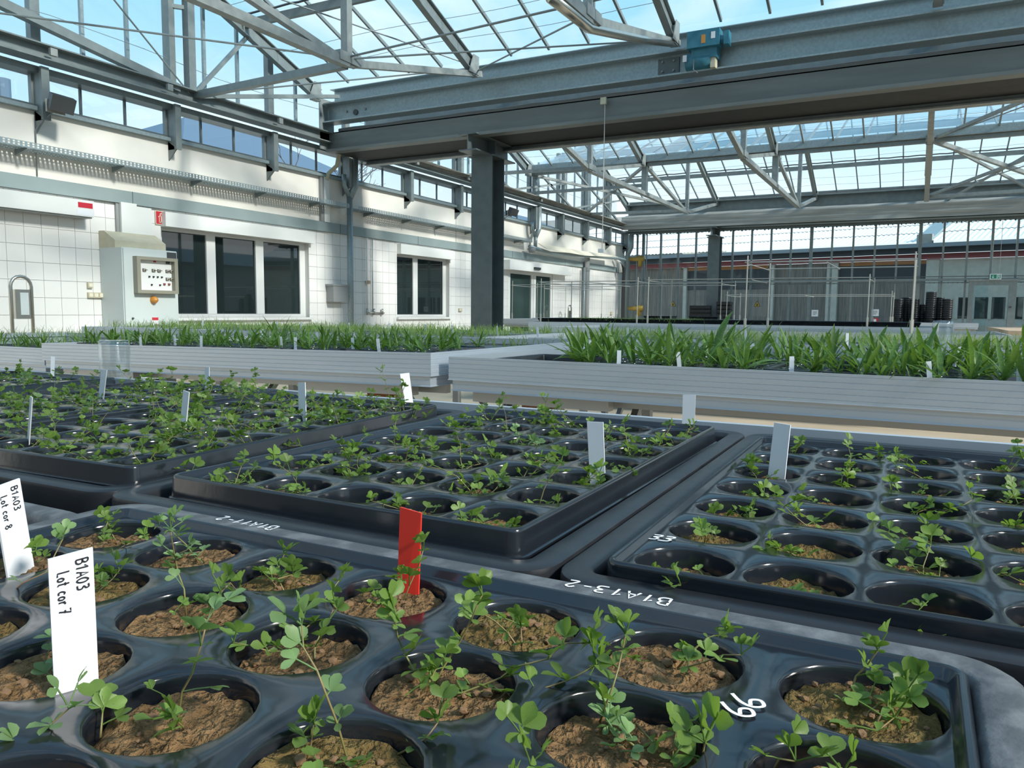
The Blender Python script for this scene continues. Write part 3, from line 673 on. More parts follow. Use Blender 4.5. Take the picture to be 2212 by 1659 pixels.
left_b = bench('aluminium bench of plantains at left, behind the upturned jar', -3.62, -1.447, 2.165, 3.72, -0.168, tilt=-0.0115)
far_left_b = bench('aluminium bench with plants at the left edge of view', -5.9, -3.66, 2.20, 3.72, -0.195)
right_b = bench('aluminium bench of tall plantains at right, before the grassy bench', -1.405, 2.1, 2.21, 3.62, -0.1555, rot=R(-2.1))
bench('aluminium bench of fine grass at left, before the column', -6.2, -2.35, 4.05, 5.55, -0.16)
bench('aluminium bench of sparse grass at right', -2.1, 2.9, 4.2, 5.7, -0.16)
bench('bare aluminium bench behind the right-hand grass', -3.4, 0.65, 7.2, 8.7, -0.158)
bench('far aluminium bench carrying a black tray and thin rod frames', -5.0, 0.35, 10.0, 11.4, -0.15)
bench('distant aluminium bench by the far column', -7.2, -2.0, 13.2, 14.6, -0.15)

# ================================================================== cell trays
PX, PY, NR = 0.0615, 0.0703, 28
def cell_patch(mb, cx_, cy_, ext, r, depth):
    xl, xr, yl, yr = ext; ring = []
    for k in range(NR):
        a = 2*math.pi*k/NR; ca, sa = math.cos(a), math.sin(a)
        ex_, ey_ = (xr if ca > 0 else xl), (yr if sa > 0 else yl)
        s_ = min(ex_/abs(ca) if abs(ca) > 1e-6 else 9, ey_/abs(sa) if abs(sa) > 1e-6 else 9); ring.append((ca*s_, sa*s_, ca, sa))
    base = len(mb.v)
    prof = [(None, 0.0), (r+0.0014, -0.0001), (r+0.0007, -0.0005), (r+0.0001, -0.0014), (r-0.0004, -0.0028), (r-0.0022, -depth*0.5), (r-0.004, -depth)]
    for (rr, z) in prof:
        for (ox, oy, ca, sa) in ring: mb.v.append((cx_+(ox if rr is None else ca*rr), cy_+(oy if rr is None else sa*rr), z))
    for i in range(len(prof)-1):
        for k in range(NR):
            a, b = base+i*NR+k, base+i*NR+(k+1) % NR; mb.f.append((a, b, b+NR, a+NR))
    mb.f.append(tuple(base+(len(prof)-1)*NR+k for k in range(NR)))
    # fill the square corners left by the radial ring
    for sx, ex_ in ((-1, xl), (1, xr)):
        for sy, ey_ in ((-1, yl), (1, yr)):
            ks = [k for k in range(NR) if ring[k][2]*sx > 1e-6 and ring[k][3]*sy > 1e-6]
            ex = [k for k in ks if abs(abs(ring[k][0])-ex_) < 1e-6]; ey = [k for k in ks if abs(abs(ring[k][1])-ey_) < 1e-6]
            if ex and ey:
                k1 = max(ex, key=lambda k: abs(ring[k][1])); k2 = max(ey, key=lambda k: abs(ring[k][0]))
                n = len(mb.v); mb.v.append((cx_+sx*ex_, cy_+sy*ey_, 0))
                mb.f.append((base+k1, n, base+k2) if sx*sy > 0 else (base+k2, n, base+k1))
def tray_mesh(nx, ny, endm, flange):
    mb = MB()
    for i in range(nx):
        for j in range(ny):
            cell_patch(mb, (i-(nx-1)/2)*PX, (j-(ny-1)/2)*PY, (PX/2, PX/2, endm if j == 0 else PY/2, endm if j == ny-1 else PY/2), 0.0277, 0.034)
    X_, Y_ = nx*PX/2+0.0025, (ny-1)*PY/2+endm+0.0025
    prof = [(-0.0035, 0.0), (-0.0025, 0.0006), (-0.001, 0.0040), (0.0002, 0.0048), (0.0016, 0.0048), (0.0026, 0.0040), (0.0032, 0.0022)]
    prof += [(0.0046, -0.0105), (0.0052, -0.0122), (0.0068, -0.0128), (0.0068, -0.0140), (0.004, -0.0140), (0.003, -0.03)] if flange else [(0.0034, -0.008), (0.0034, -0.03)]
    mb.sweep_rect(prof, -X_, X_, -Y_, Y_, 0.006, 4)
    me = mesh_from('cell_tray', mb.v, mb.f, M['black'], True); me.set_sharp_from_angle(angle=R(38)); return me
tray_me = tray_mesh(5, 7, 0.0355, True)
tray1_me = tray_mesh(5, 7, 0.0292, False)
def carrier_mesh(wx, wy, rimw, depth, m, rc=0.018):
    mb = MB()
    a = rimw
    mb.sweep_rect([(0.0, -0.030), (0.0, -0.004), (-0.0008, -0.0012), (-0.003, 0.0), (-a+0.002, 0.0), (-a, -0.0012), (-a-0.002, -0.006), (-a-0.006, -depth)], -wx/2, wx/2, -wy/2, wy/2, max(rc, a+0.008), 6)
    mb.box(-wx/2+a, wx/2-a, -wy/2+a, wy/2-a, -depth-0.003, -depth)
    me = mesh_from('carrier_tray', mb.v, mb.f, m, True); me.set_sharp_from_angle(angle=R(38)); return me
car_me = carrier_mesh(0.386, 0.588, 0.019, 0.062, M['black_matt'])
car1_me = carrier_mesh(0.355, 0.530, 0.0175, 0.062, M['black_dusty'], 0.022)
def soil_mesh(k, rough, r=0.0262):
    vv = []; ff = []; nr, na = 13, 36
    vv.append((0, 0, 0))
    for i in range(1, nr+1):
        for a in range(na):
            rr = r*i/nr; an = 2*math.pi*a/na; x, y = rr*math.cos(an), rr*math.sin(an)
            n_ = noise.noise(Vector((x*70, y*70, k*5.3)))*0.5 + noise.noise(Vector((x*210, y*210, k*3.1)))*0.5 + max(0, noise.noise(Vector((x*420, y*420, k*9.7))))*0.75
            vv.append((x, y, rough*n_ - (0.0012 if i == nr else 0)))
    for a in range(na): ff.append((0, 1+a, 1+(a+1) % na))
    for i in range(nr-1):
        for a in range(na): p = 1+i*na+a; q = 1+i*na+(a+1) % na; ff.append((p, p+na, q+na, q))
    return mesh_from('soil', vv, ff, M['soil'] if k % 3 else M['soil_moss'], True)
soils = [soil_mesh(k, 0.0042) for k in range(9)]
def clod_mesh(k):
    import bmesh
    bm = bmesh.new(); bmesh.ops.create_icosphere(bm, subdivisions=2, radius=1.0)
    for v in bm.verts: v.co *= 1 + 0.45*noise.noise(v.co*1.7+Vector((k*7, 0, 0))); v.co.z *= 0.7
    me = bpy.data.meshes.new('soil_crumb'); bm.to_mesh(me); bm.free(); me.materials.append(M['clod']); return me
clods = [clod_mesh(k) for k in range(4)]

TRAYS = {}
def tray(key, desc, cx_, cy_, z, rotz, sink, carrier, crumb=3, csize=1.0):
    rnd = random.Random(hash(key) % 1000 if False else sum(map(ord, key)))
    t = thing('seedling_tray', 'black cell tray of trefoil seedlings, ' + desc, 'tray', (cx_, cy_, z), 'seedling trays on the near bench')
    t.rotation_euler = (0, 0, rotz)
    inst('tray_body', tray1_me if key in ('T1', 'T3') else tray_me, t, (0, 0, 0))
    cells_ = {}
    for i in range(5):
        for j in range(7):
            lx, ly = (i-2)*PX, (j-3)*PY
            s_ = sink + rnd.uniform(-0.002, 0.002)
            so = inst('soil_plug', soils[rnd.randrange(9)], t, (lx, ly, -s_), (rnd.uniform(-0.09, 0.09), rnd.uniform(-0.09, 0.09), rnd.uniform(0, 6)))
            for c_ in range(rnd.randint(crumb//2, crumb)):
                a, rr = rnd.uniform(0, 6.28), rnd.uniform(0.003, 0.0235); sz = (0.0007+0.0019*rnd.random()**2.5)*csize
                inst('soil_crumb', clods[rnd.randrange(4)], so, (rr*math.cos(a), rr*math.sin(a), 0.0012), (0, 0, rnd.uniform(0, 6)), sz)
            p = Matrix.Rotation(rotz, 3, 'Z') @ Vector((lx, ly, -s_+0.0005)); cells_[(i, j)] = (cx_+p.x, cy_+p.y, z+p.z)
    TRAYS[key] = cells_
    if carrier:
        tag(inst('carrier_tray', carrier[0], None, (carrier[1], carrier[2], carrier[3]), (0, 0, carrier[4])), carrier[5], 'tray', 'black carrier trays')
    return t
ZT = -0.1385
t1 = tray('T1', 'nearest the camera with a dusty grey rim', -0.2225, 0.173, ZT, R(90), 0.0075, (car1_me, -0.2225, 0.173, ZT+0.003, R(90), 'dusty grey-rimmed carrier tray holding the front seedling tray'), 26)
t2 = tray('T2', 'raised in the middle behind the red label', -0.368, 0.6635, ZT, R(-0.5), 0.0135, (car_me, -0.3705, 0.668, ZT-0.0065, 0.0, 'black carrier tray under the centre seedling tray'))
t3 = tray('T3', 'at right with 33 written in white', 0.0095, 0.640, ZT-0.0035, R(0.3), 0.0125, (car_me, 0.0175, 0.668, ZT-0.0065, 0.0, 'black carrier tray under the right-hand seedling tray'))
t4 = tray('T4', 'crowded with leaves, left of the centre tray', -0.752, 0.664, ZT, R(2.2), 0.013, (car_me, -0.763, 0.672, ZT-0.0085, R(1), 'black carrier tray under the crowded left seedling tray'))
t5 = tray('T5', 'further left, below the upturned jar', -1.090, 0.70, ZT, R(1), 0.013, (car_me, -1.158, 0.676, ZT-0.0125, R(1), 'black carrier tray below the upturned jar'))
t6 = tray('T6', 'farthest left on the near bench', -1.515, 0.70, ZT, R(1), 0.013, (car_me, -1.552, 0.676, ZT-0.0125, R(1), 'black carrier tray farthest left on the near bench'))
tag(inst('carrier_tray', car1_me, None, (-0.775, 0.16, ZT-0.008), (0, 0, R(90))), 'empty dark carrier tray left of the front seedling tray', 'tray', 'black carrier trays')
tag(inst('carrier_tray', car_me, None, (0.335, 0.165, ZT-0.006), (0, 0, R(90))), 'empty dark carrier tray right of the front seedling tray', 'tray', 'black carrier trays')

# writing on trays
def ink_part(mb, nm, parent, m):
    o = mb.build(nm, m, None); o.parent = parent; return o
def to_local(parent, mb):
    inv = (Matrix.Translation(parent.location) @ parent.rotation_euler.to_matrix().to_4x4()).inverted()
    mb.v = [tuple(inv @ Vector(p)) for p in mb.v]; return mb
car_front = [o for o in C.objects if o.get('label', '').startswith('dusty grey-rimmed')][0]
ZR = ZT + 0.003
ink_part(to_local(car_front, strokes('B1A13-2', (-0.096, 0.3490, ZR), (-1, 0.02, 0), (0, -1, 0), 0.0092, 0.0013, 0.0004, 0.86)), 'painted_code', car_front, M['inkwhite'])
ink_part(to_local(car_front, strokes('B1A11-2', (-0.346, 0.3495, ZR), (-1, 0.02, 0), (0, -1, 0), 0.0085, 0.0013, 0.0004, 0.86)), 'painted_code', car_front, M['inkwhite'])
ink_part(to_local(t1, strokes('66', (-0.0445, 0.2595, ZT+0.0005), (0.25, 1, 0), (-1, 0.15, 0), 0.0125, 0.0014, 0.0004, 0.66)), 'painted_number', t1, M['inkwhite'])
ink_part(to_local(t3, strokes('33', (-0.1465, 0.4585, ZT-0.0032), (1, 0, 0), (0.25, 1, 0), 0.0115, 0.0016, 0.0004, 0.70)), 'painted_number', t3, M['inkwhite'])
c2 = [o for o in C.objects if o.get('label', '') == 'black carrier tray under the centre seedling tray'][0]
ink_part(to_local(c2, strokes('11', (-0.193, 0.612, ZT-0.0065), (0, 1, 0), (1, 0, 0), 0.011, 0.0013, 0.0004, 0.5)), 'painted_mark', c2, M['inkwhite'])

# ================================================================== stick labels
def stick(name, label, a, b, d, c, m, text=None, group='plant labels in the seedling trays', th=0.0010):
    # a,b base left/right, d,c top left/right (eye-relative metres)
    a, b, c, d = map(Vector, (a, b, c, d)); dn = ((a-d)+(b-c))*0.5; dn = dn.normalized()*0.03
    o = (a+b)/2; nrm = (b-a).cross(d-a).normalized()*th
    A, B_ = a+dn+(b-a)*0.3, b+dn-(b-a)*0.3
    pts = [A, B_, b+dn*0.4, c, d, a+dn*0.4]
    v = [p-o for p in pts] + [p-o+nrm for p in pts]
    f_ = [(0,1,2,3,4,5), (11,10,9,8,7,6)] + [(i, i+6, (i+1) % 6+6, (i+1) % 6) for i in range(6)]
    t = thing(name, label, 'plant label', o, group)
    MB().add(v, [tuple(reversed(q)) for q in f_]).build('blade', m, t)
    if text:
        n2 = (b-a).cross(d-a).normalized()
        cc = Vector((0, 0, 0)) - o
        side = -1 if (n2.dot(o) > 0) else 1      # face towards the eye at the origin
        wv = (c-d); hv = (a-d)
        for s_, fx, fy, sz, adv in text:
            org = d + wv*fx + hv*fy + n2*side*(0.0005 if side < 0 else 0.0014)
            mb = strokes(s_, org, hv, wv, sz, 0.00055, 0.0, adv, 0.72)
            mb.v = [tuple(Vector(p)-o) for p in mb.v]; mb.build('handwriting', M['ink'], t)
    return t
stick('plant_label', 'white label reading B1A03 Lot cor 7, nearest the camera', (-0.277,0.164,-0.146), (-0.272,0.178,-0.146), (-0.277,0.164,-0.0915), (-0.272,0.178,-0.090), M['label'], [('B1A03', 0.60, 0.05, 0.0041, 0.84), ('Lot cor 7', 0.18, 0.11, 0.0040, 0.68)])
stick('plant_label', 'white label reading B1A03 Lot cor 8 at the left edge', (-0.4215,0.228,-0.148), (-0.4285,0.246,-0.148), (-0.4185,0.221,-0.093), (-0.4255,0.2385,-0.092), M['label'], [('B1A03', 0.60, 0.05, 0.0046, 0.84), ('Lot cor 8', 0.18, 0.11, 0.0046, 0.68)])
stick('plant_label', 'white label tip rising from the bottom edge of the picture', (-0.139,0.127,-0.146), (-0.129,0.140,-0.146), (-0.140,0.127,-0.1345), (-0.130,0.140,-0.1335), M['label'])
stick('plant_label', 'bright red blank label in the front tray', (-0.231,0.315,-0.148), (-0.2185,0.316,-0.148), (-0.2295,0.316,-0.100), (-0.2165,0.316,-0.1015), M['red'])
WL = [('white label standing in the front right of the centre tray', (-0.247,0.619), (-0.233,0.619), (-0.251,0.619,-0.095), (-0.236,0.619,-0.0945)),
      ('white label at the back right corner of the centre tray', (-0.248,0.916), (-0.233,0.917), (-0.248,0.916,-0.099), (-0.233,0.917,-0.0985)),
      ('white label standing in the tray numbered 33', (-0.116,0.731), (-0.100,0.724), (-0.112,0.729,-0.099), (-0.097,0.722,-0.0995)),
      ('white label in the crowded tray, behind its right edge of leaves', (-0.716,0.762), (-0.700,0.758), (-0.717,0.762,-0.096), (-0.701,0.758,-0.0945)),
      ('tilted white label in the middle of the crowded left tray', (-0.771,0.620), (-0.755,0.615), (-0.757,0.616,-0.0955), (-0.741,0.611,-0.0965)),
      ('narrow edge-on white label at the left of the crowded tray', (-0.834,0.479), (-0.822,0.474), (-0.808,0.470,-0.092), (-0.796,0.465,-0.092)),
      ('leaning white label at the far right corner of the crowded tray', (-0.655,0.917), (-0.650,0.928), (-0.662,0.910,-0.092), (-0.655,0.923,-0.091)),
      ('tilted white label before the upturned jar', (-1.133,0.762), (-1.113,0.757), (-1.113,0.757,-0.095), (-1.093,0.752,-0.095)),
      ('narrow white label right of the upturned jar', (-1.088,0.929), (-1.076,0.927), (-1.085,0.928,-0.101), (-1.073,0.927,-0.1005)),
      ('thin edge-on white label at far left of the near bench', (-1.545,0.938), (-1.541,0.944), (-1.542,0.940,-0.099), (-1.538,0.946,-0.0995))]
for lab, a, b, d, c in WL: stick('plant_label', lab, (*a, -0.148), (*b, -0.148), d, c, M['label'])

# upturned jar on the rim of the near bench
def jar(label, loc, r, h):
    t = thing('glass_jar', label, 'jar', loc)
    MB().lathe([(r*0.98, 0), (r, 0.004), (r, h*0.86), (r*0.96, h*0.96), (r*0.88, h), (r*0.4, h-0.002), (0.0005, h-0.003), (0.0005, h-0.006), (r*0.82, h-0.005), (r*0.9, h*0.93), (r*0.94, h*0.85), (r*0.94, 0.004), (r*0.98, 0)], (0, 0, 0), 32).build('jar_glass', M['jar'], t, True)
    MB().lathe([(r*1.01, 0.006), (r*1.04, 0.008), (r*1.01, 0.011)], (0, 0, 0), 32).build('thread_ring', M['jar'], t, True)
    return t
jar('upturned clear glass jar on the rim of the near bench', (-1.365, 0.955, -0.136), 0.0275, 0.074)
jar('small clear jar on the right-hand grass bench', (0.10, 4.27, -0.159), 0.045, 0.13)

# ================================================================== trefoil seedlings
def leaflet(L, W_, bend, fold, base=(0, 0, 0), ang=0.0, pitch=0.0):
    rows = ((0.0, 0.12), (0.3, 0.62), (0.6, 1.0), (0.85, 0.8), (1.0, 0.16)); v = []
    for t, hw in rows:
        z = -bend*L*t*t
        for s_ in (-1, 0, 1): v.append(Vector((s_*hw*W_/2, t*L, z + abs(s_)*fold*W_*0.5*hw)))
    f_ = []
    for i in range(4):
        for k in range(2): a = i*3+k; f_.append((a, a+1, a+4, a+3))
    m_ = Matrix.Translation(base) @ Matrix.Rotation(ang, 4, 'Z') @ Matrix.Rotation(pitch, 4, 'X')
    return [tuple(m_ @ p) for p in v], f_
def leaf_cluster(k, m):
    rnd = random.Random(100+k); mb = MB()
    pet = 0.35 + 0.5*(k % 3)
    tip = Vector((0, pet, 0.15*pet))
    mb.tube([(0, 0, 0), tuple(tip*0.5+Vector((0, 0, 0.03))), tuple(tip)], 0.05, 4, False)
    for ang in (-1.05, 0.0, 1.05):
        L = rnd.uniform(0.85, 1.1); mb.add(*leaflet(L, L*rnd.uniform(0.62, 0.75), rnd.uniform(0.02, 0.22), rnd.uniform(0.1, 0.45), tip, ang+rnd.uniform(-0.25, 0.25), rnd.uniform(-0.05, 0.6)))
    if k % 2 == 0:
        for ang in (-2.1, 2.1): L = rnd.uniform(0.6, 0.8); mb.add(*leaflet(L, L*0.62, 0.1, 0.3, (0, 0, 0), ang+rnd.uniform(-0.4, 0.4), rnd.uniform(0.1, 0.7)))
    return mesh_from('leaf', mb.v, mb.f, m, True)
LF = [leaf_cluster(k, M['leaf']) for k in range(9)]; LG = [leaf_cluster(k+20, M['leaf_grey']) for k in range(6)]; LY = [leaf_cluster(40, M['leaf_yellow'])]
def grow(t, pts, r, rnd, lsize, lib, every=1, skip0=True, tipn=2):
    """one stem through pts (root-relative), leaves at its nodes"""
    MB().tube(pts, [r*(1-0.4*i/(len(pts)-1)) for i in range(len(pts))], 5).build('stem', M['stem'], t, True)
    n = len(pts)
    for i in range(1 if skip0 else 0, n):
        cnt = 1 if i < n-1 else tipn
        for c_ in range(cnt):
            d = (pts[i]-pts[i-1]).normalized() if i else Vector((0, 0, 1))
            az = rnd.uniform(0, 6.28); el = rnd.uniform(-0.1, 0.9)
            if c_ and i == n-1: el = 1.1
            o = inst('leaf', lib[rnd.randrange(len(lib))], t, pts[i], (el, rnd.uniform(-0.4, 0.4), az), lsize*rnd.uniform(0.75, 1.15))
def seedling(key, cell, label, loc, vigor, lsize, seed, grey=0.1):
    rnd = random.Random(seed)
    t = thing('trefoil_seedling', label, 'seedling', loc, 'trefoil seedlings')
    lib = LG if rnd.random() < grey else LF
    ns_ = max(1, int(rnd.uniform(1.2, 2.6)*vigor))
    # ground rosette
    for k in range(rnd.randint(2, 4)):
        a = rnd.uniform(0, 6.28); rr = rnd.uniform(0.002, 0.016)
        inst('leaf', lib[rnd.randrange(len(lib))], t, (rr*math.cos(a), rr*math.sin(a), rnd.uniform(0.002, 0.006)), (rnd.uniform(0.1, 0.7), rnd.uniform(-0.3, 0.3), rnd.uniform(0, 6.28)), lsize*rnd.uniform(0.55, 0.9))
    for s_ in range(ns_):
        a = rnd.uniform(0, 6.28); L = rnd.uniform(0.012, 0.034)*(0.7+0.5*vigor); up_ = rnd.uniform(0.25, 1.1)
        n = 3 + int(L > 0.028) + int(L > 0.04); p = Vector((rnd.uniform(-0.008, 0.008), rnd.uniform(-0.008, 0.008), 0)); pts = [p.copy()]
        for i in range(n):
            a += rnd.uniform(-0.5, 0.5); up_ += rnd.uniform(-0.35, 0.2)
            p = p + Vector((math.cos(a)*math.cos(up_), math.sin(a)*math.cos(up_), max(0.05, math.sin(up_))))*(L/n); pts.append(p.copy())
        grow(t, pts, 0.00042, rnd, lsize, lib)
    return t
# stems of the front tray that stand out, each grown from the cell its root lies in (eye-relative metres)
HERO = [('g',1.05,[(-0.3016,0.2427,-0.1460),(-0.3021,0.2424,-0.1327),(-0.3095,0.2451,-0.1265),(-0.3083,0.2427,-0.1174),(-0.3031,0.2372,-0.1070),(-0.3024,0.2363,-0.1022)]),
        ('n',0.85,[(-0.4429,0.2968,-0.1460),(-0.4469,0.3004,-0.1408),(-0.4438,0.3014,-0.1339)]),
        ('g',1.25,[(-0.2246,0.1758,-0.1460),(-0.2277,0.1804,-0.1372),(-0.2191,0.1777,-0.1278),(-0.2117,0.1759,-0.1148),(-0.2127,0.1796,-0.1075),(-0.2170,0.1852,-0.1058)]),
        ('g',1.35,[(-0.1544,0.1840,-0.1460),(-0.1583,0.1829,-0.1317),(-0.1568,0.1765,-0.1194),(-0.1605,0.1765,-0.1121),(-0.1693,0.1801,-0.1080),(-0.1713,0.1815,-0.1013)]),
        ('n',1.00,[(-0.2765,0.2566,-0.1460),(-0.2544,0.2507,-0.1425),(-0.2347,0.2459,-0.1425),(-0.2378,0.2572,-0.1425),(-0.2506,0.2770,-0.1440),(-0.2383,0.2781,-0.1286)]),
        ('n',0.95,[(-0.2969,0.2572,-0.1460),(-0.2903,0.2542,-0.1354),(-0.2913,0.2603,-0.1333),(-0.2922,0.2662,-0.1407)]),
        ('n',1.35,[(-0.1603,0.2369,-0.1460),(-0.1636,0.2332,-0.1369),(-0.1703,0.2373,-0.1342),(-0.1728,0.2353,-0.1263),(-0.1692,0.2291,-0.1183),(-0.1673,0.2265,-0.1129)]),
        ('n',1.15,[(-0.1585,0.2368,-0.1460),(-0.1563,0.2424,-0.1376),(-0.1514,0.2467,-0.1278),(-0.1443,0.2431,-0.1163),(-0.1397,0.2399,-0.1086),(-0.1401,0.2440,-0.1065)]),
        ('n',1.30,[(-0.1556,0.2376,-0.1460),(-0.1444,0.2367,-0.1425),(-0.1349,0.2493,-0.1399),(-0.1276,0.2460,-0.1325),(-0.1169,0.2537,-0.1300),(-0.1150,0.2629,-0.1271),(-0.1070,0.2695,-0.1279)]),
        ('n',1.35,[(-0.1485,0.2367,-0.1460),(-0.1374,0.2453,-0.1432),(-0.1189,0.2470,-0.1401),(-0.1085,0.2521,-0.1359),(-0.1015,0.2636,-0.1331)]),
        ('n',1.20,[(-0.0937,0.2480,-0.1460),(-0.0909,0.2458,-0.1381),(-0.0879,0.2446,-0.1300),(-0.0883,0.2510,-0.1262),(-0.0889,0.2571,-0.1213),(-0.0871,0.2547,-0.1145)]),
        ('n',0.90,[(-0.0809,0.3028,-0.1460),(-0.0746,0.2994,-0.1362),(-0.0699,0.3068,-0.1323),(-0.0655,0.3168,-0.1328)]),
        ('n',1.35,[(-0.0072,0.2884,-0.1460),(-0.0049,0.2860,-0.1382),(-0.0026,0.2953,-0.1380),(0.0024,0.2995,-0.1345)]),
        ('n',1.25,[(-0.0129,0.2936,-0.1460),(-0.0054,0.2824,-0.1425),(-0.0007,0.2952,-0.1425)]),
        ('n',1.10,[(-0.0171,0.3001,-0.1460),(-0.0143,0.3083,-0.1361),(-0.0107,0.3061,-0.1301),(-0.0072,0.3000,-0.1211)]),
        ('n',1.30,[(-0.1688,0.1815,-0.1460),(-0.1708,0.1848,-0.1411),(-0.1650,0.1797,-0.1319)]),
        ('n',1.10,[(-0.1450,0.1971,-0.1460),(-0.1391,0.1983,-0.1420),(-0.1331,0.1966,-0.1366),(-0.1326,0.2020,-0.1342)]),
        ('g',1.00,[(-0.3983,0.2135,-0.1460),(-0.3836,0.2147,-0.1352),(-0.3760,0.2217,-0.1307),(-0.3751,0.2303,-0.1159)]),
        ('n',1.00,[(-0.4298,0.2669,-0.1460),(-0.4028,0.2657,-0.1425),(-0.4028,0.2840,-0.1378),(-0.3959,0.2914,-0.1337)]),
        ('g',1.10,[(-0.2531,0.1355,-0.1460),(-0.2491,0.1387,-0.1429),(-0.2472,0.1454,-0.1371),(-0.2385,0.1458,-0.1300)]),
        ('n',1.25,[(-0.2398,0.1569,-0.1460),(-0.2409,0.1582,-0.1425),(-0.2424,0.1598,-0.1391)]),
        ('n',1.60,[(-0.0566,0.2322,-0.1460),(-0.0549,0.2388,-0.1435),(-0.0527,0.2322,-0.1339)]),
        ('n',1.20,[(-0.0818,0.2528,-0.1460),(-0.0713,0.2387,-0.1425),(-0.0630,0.2324,-0.1425),(-0.0664,0.2491,-0.1425)]),
        ('n',1.20,[(-0.0343,0.2443,-0.1460),(-0.0315,0.2400,-0.1374),(-0.0271,0.2431,-0.1386)]),
        ('n',1.00,[(-0.1428,0.2834,-0.1460),(-0.1406,0.2784,-0.1387),(-0.1439,0.2839,-0.1337)]),
        ('n',1.10,[(-0.2898,0.2905,-0.1460),(-0.2921,0.2885,-0.1412),(-0.2869,0.2983,-0.1400)]),
        ('n',1.00,[(-0.2311,0.2876,-0.1460),(-0.2303,0.2932,-0.1425),(-0.2232,0.2973,-0.1383),(-0.2137,0.2946,-0.1295)])]
hero_at = {}
for lib_, sc_, pts_ in HERO:
    best = min(TRAYS['T1'], key=lambda k: (TRAYS['T1'][k][0]-pts_[0][0])**2 + (TRAYS['T1'][k][1]-pts_[0][1])**2)
    hero_at.setdefault(best, []).append((lib_, sc_, pts_))
DESC = {'T1': 'front tray', 'T2': 'centre tray', 'T3': 'tray numbered 33', 'T4': 'crowded left tray', 'T5': 'tray below the jar', 'T6': 'farthest left tray'}
VIG = {'T1': (1.1, 0.0062), 'T2': (1.35, 0.0066), 'T3': (1.25, 0.0068), 'T4': (2.2, 0.0068), 'T5': (2.0, 0.0068), 'T6': (1.5, 0.0068)}
SIZEW = ['small', 'leafy', 'spreading', 'low']
for key, cells_ in TRAYS.items():
    for (i, j), loc in cells_.items():
        sd = sum(map(ord, key))*100 + i*10 + j; rnd = random.Random(sd)
        if key == 'T1':      # rotated: j runs along -x, i along y
            row, col = 4-i, 6-j
            if row > 3: continue
            rn = ['back', 'second', 'third', 'fourth'][row] + ' row from the back' if row else 'back row'
            cn = ORD[col]
        else:
            row, col = j, i
            rn = 'front row' if row == 0 else ('back row' if row == 6 else ORD[row] + ' row from the front'); cn = ORD[col]
        v, ls = VIG[key]
        if key == 'T3' and i > 4: continue
        if key == 'T2' and 1 <= j <= 5 and 0 < i < 4: v *= 1.5
        if key == 'T3' and i < 1: v *= 0.7
        lab = f'trefoil, {rn}, {cn} cell from left, {DESC[key]}'
        hs_ = hero_at.get((i, j), []) if key == 'T1' else []
        t = seedling(key, (i, j), lab, loc, (0.45 if hs_ else 1.0)*v*rnd.uniform(0.75, 1.3), ls, sd, 0.25 if key == 'T1' else 0.08)
        for lib_, sc_, pts_ in hs_: grow(t, [Vector(p)-Vector(loc) for p in pts_], 0.00044, rnd, 0.0054*sc_, LG if lib_ == 'g' else LF, tipn=3)

# ================================================================== plantains on the benches
def lance(k):
    rnd = random.Random(300+k); v = []; f_ = []; n = 7; bend = rnd.uniform(0.05, 0.55); tw = rnd.uniform(-0.5, 0.5)
    for i in range(n+1):
        t = i/n; hw = (0.10+0.9*math.sin(math.pi*min(1, t*0.96+0.02))**0.8)*(0.036+0.004*k) if t > 0.12 else 0.011
        if i == n: hw = 0.002
        a = bend*t; z = t*math.cos(a*1.2); y = t*math.sin(a*1.2)*0.9
        for s_ in (-1, 0, 1): v.append((s_*hw*math.cos(tw*t), y - abs(s_)*hw*0.35 + s_*hw*math.sin(tw*t), z))
    for i in range(n):
        for c_ in range(2): a = i*3+c_; f_.append((a, a+1, a+4, a+3))
    return mesh_from('leaf', v, f_, M['plantain'], True)
LANCE = [lance(k) for k in range(8)]
def plantain(loc, label, group, seed, hmin, hmax):
    rnd = random.Random(seed); t = thing('plantain_rosette', label, 'plantain', loc, group)
    for k in range(rnd.randint(7, 10)):
        el = rnd.uniform(0.3, 1.12) if rnd.random() < 0.78 else rnd.uniform(0.0, 0.4); s_ = rnd.uniform(hmin, hmax)*(1.05-0.1*el)
        inst('leaf', LANCE[rnd.randrange(8)], t, (rnd.uniform(-0.012, 0.012), rnd.uniform(-0.012, 0.012), 0), (-el, rnd.uniform(-0.3, 0.3), rnd.uniform(0, 6.28)), (s_*rnd.uniform(0.85, 1.25), s_, s_))
    return t
def bench_tray(me, label, loc, rot=0.0): tag(inst('bench_tray', me, None, loc, (0, 0, rot)), label, 'tray', 'black trays on the plantain benches')
for k in range(5):
    zz = -0.168 + (k*0.41+0.3)*0.0115 - 0.002
    bench_tray(tray_me, f'black cell tray under the plantains, {ORD[k]} from the left on the left bench', (-3.36+k*0.405, 2.52, zz-0.004), R(90) if False else 0)
for k in range(4):
    if k == 0: continue
    bench_tray(tray_me, f'black cell tray under the plantains, {ORD[k]} on the right bench', (-1.18+k*0.40, 2.52-k*0.0147, -0.1555-0.008), R(-2.1))
bench_tray(car_me, 'empty black tray at the left end of the right bench', (-1.17, 2.53, -0.172), R(-2.1))
bench_tray(car_me, 'tipped empty black tray on the right bench among the plantains', (-0.19, 2.56, -0.158), R(-2.1))
n = 0
rnd = random.Random(5)
def nth(k): return f'{k}{"th" if 10 <= k % 100 <= 20 else {1: "st", 2: "nd", 3: "rd"}.get(k % 10, "th")}'
RW = ['front', 'second', 'third', 'fourth', 'fifth', 'back']
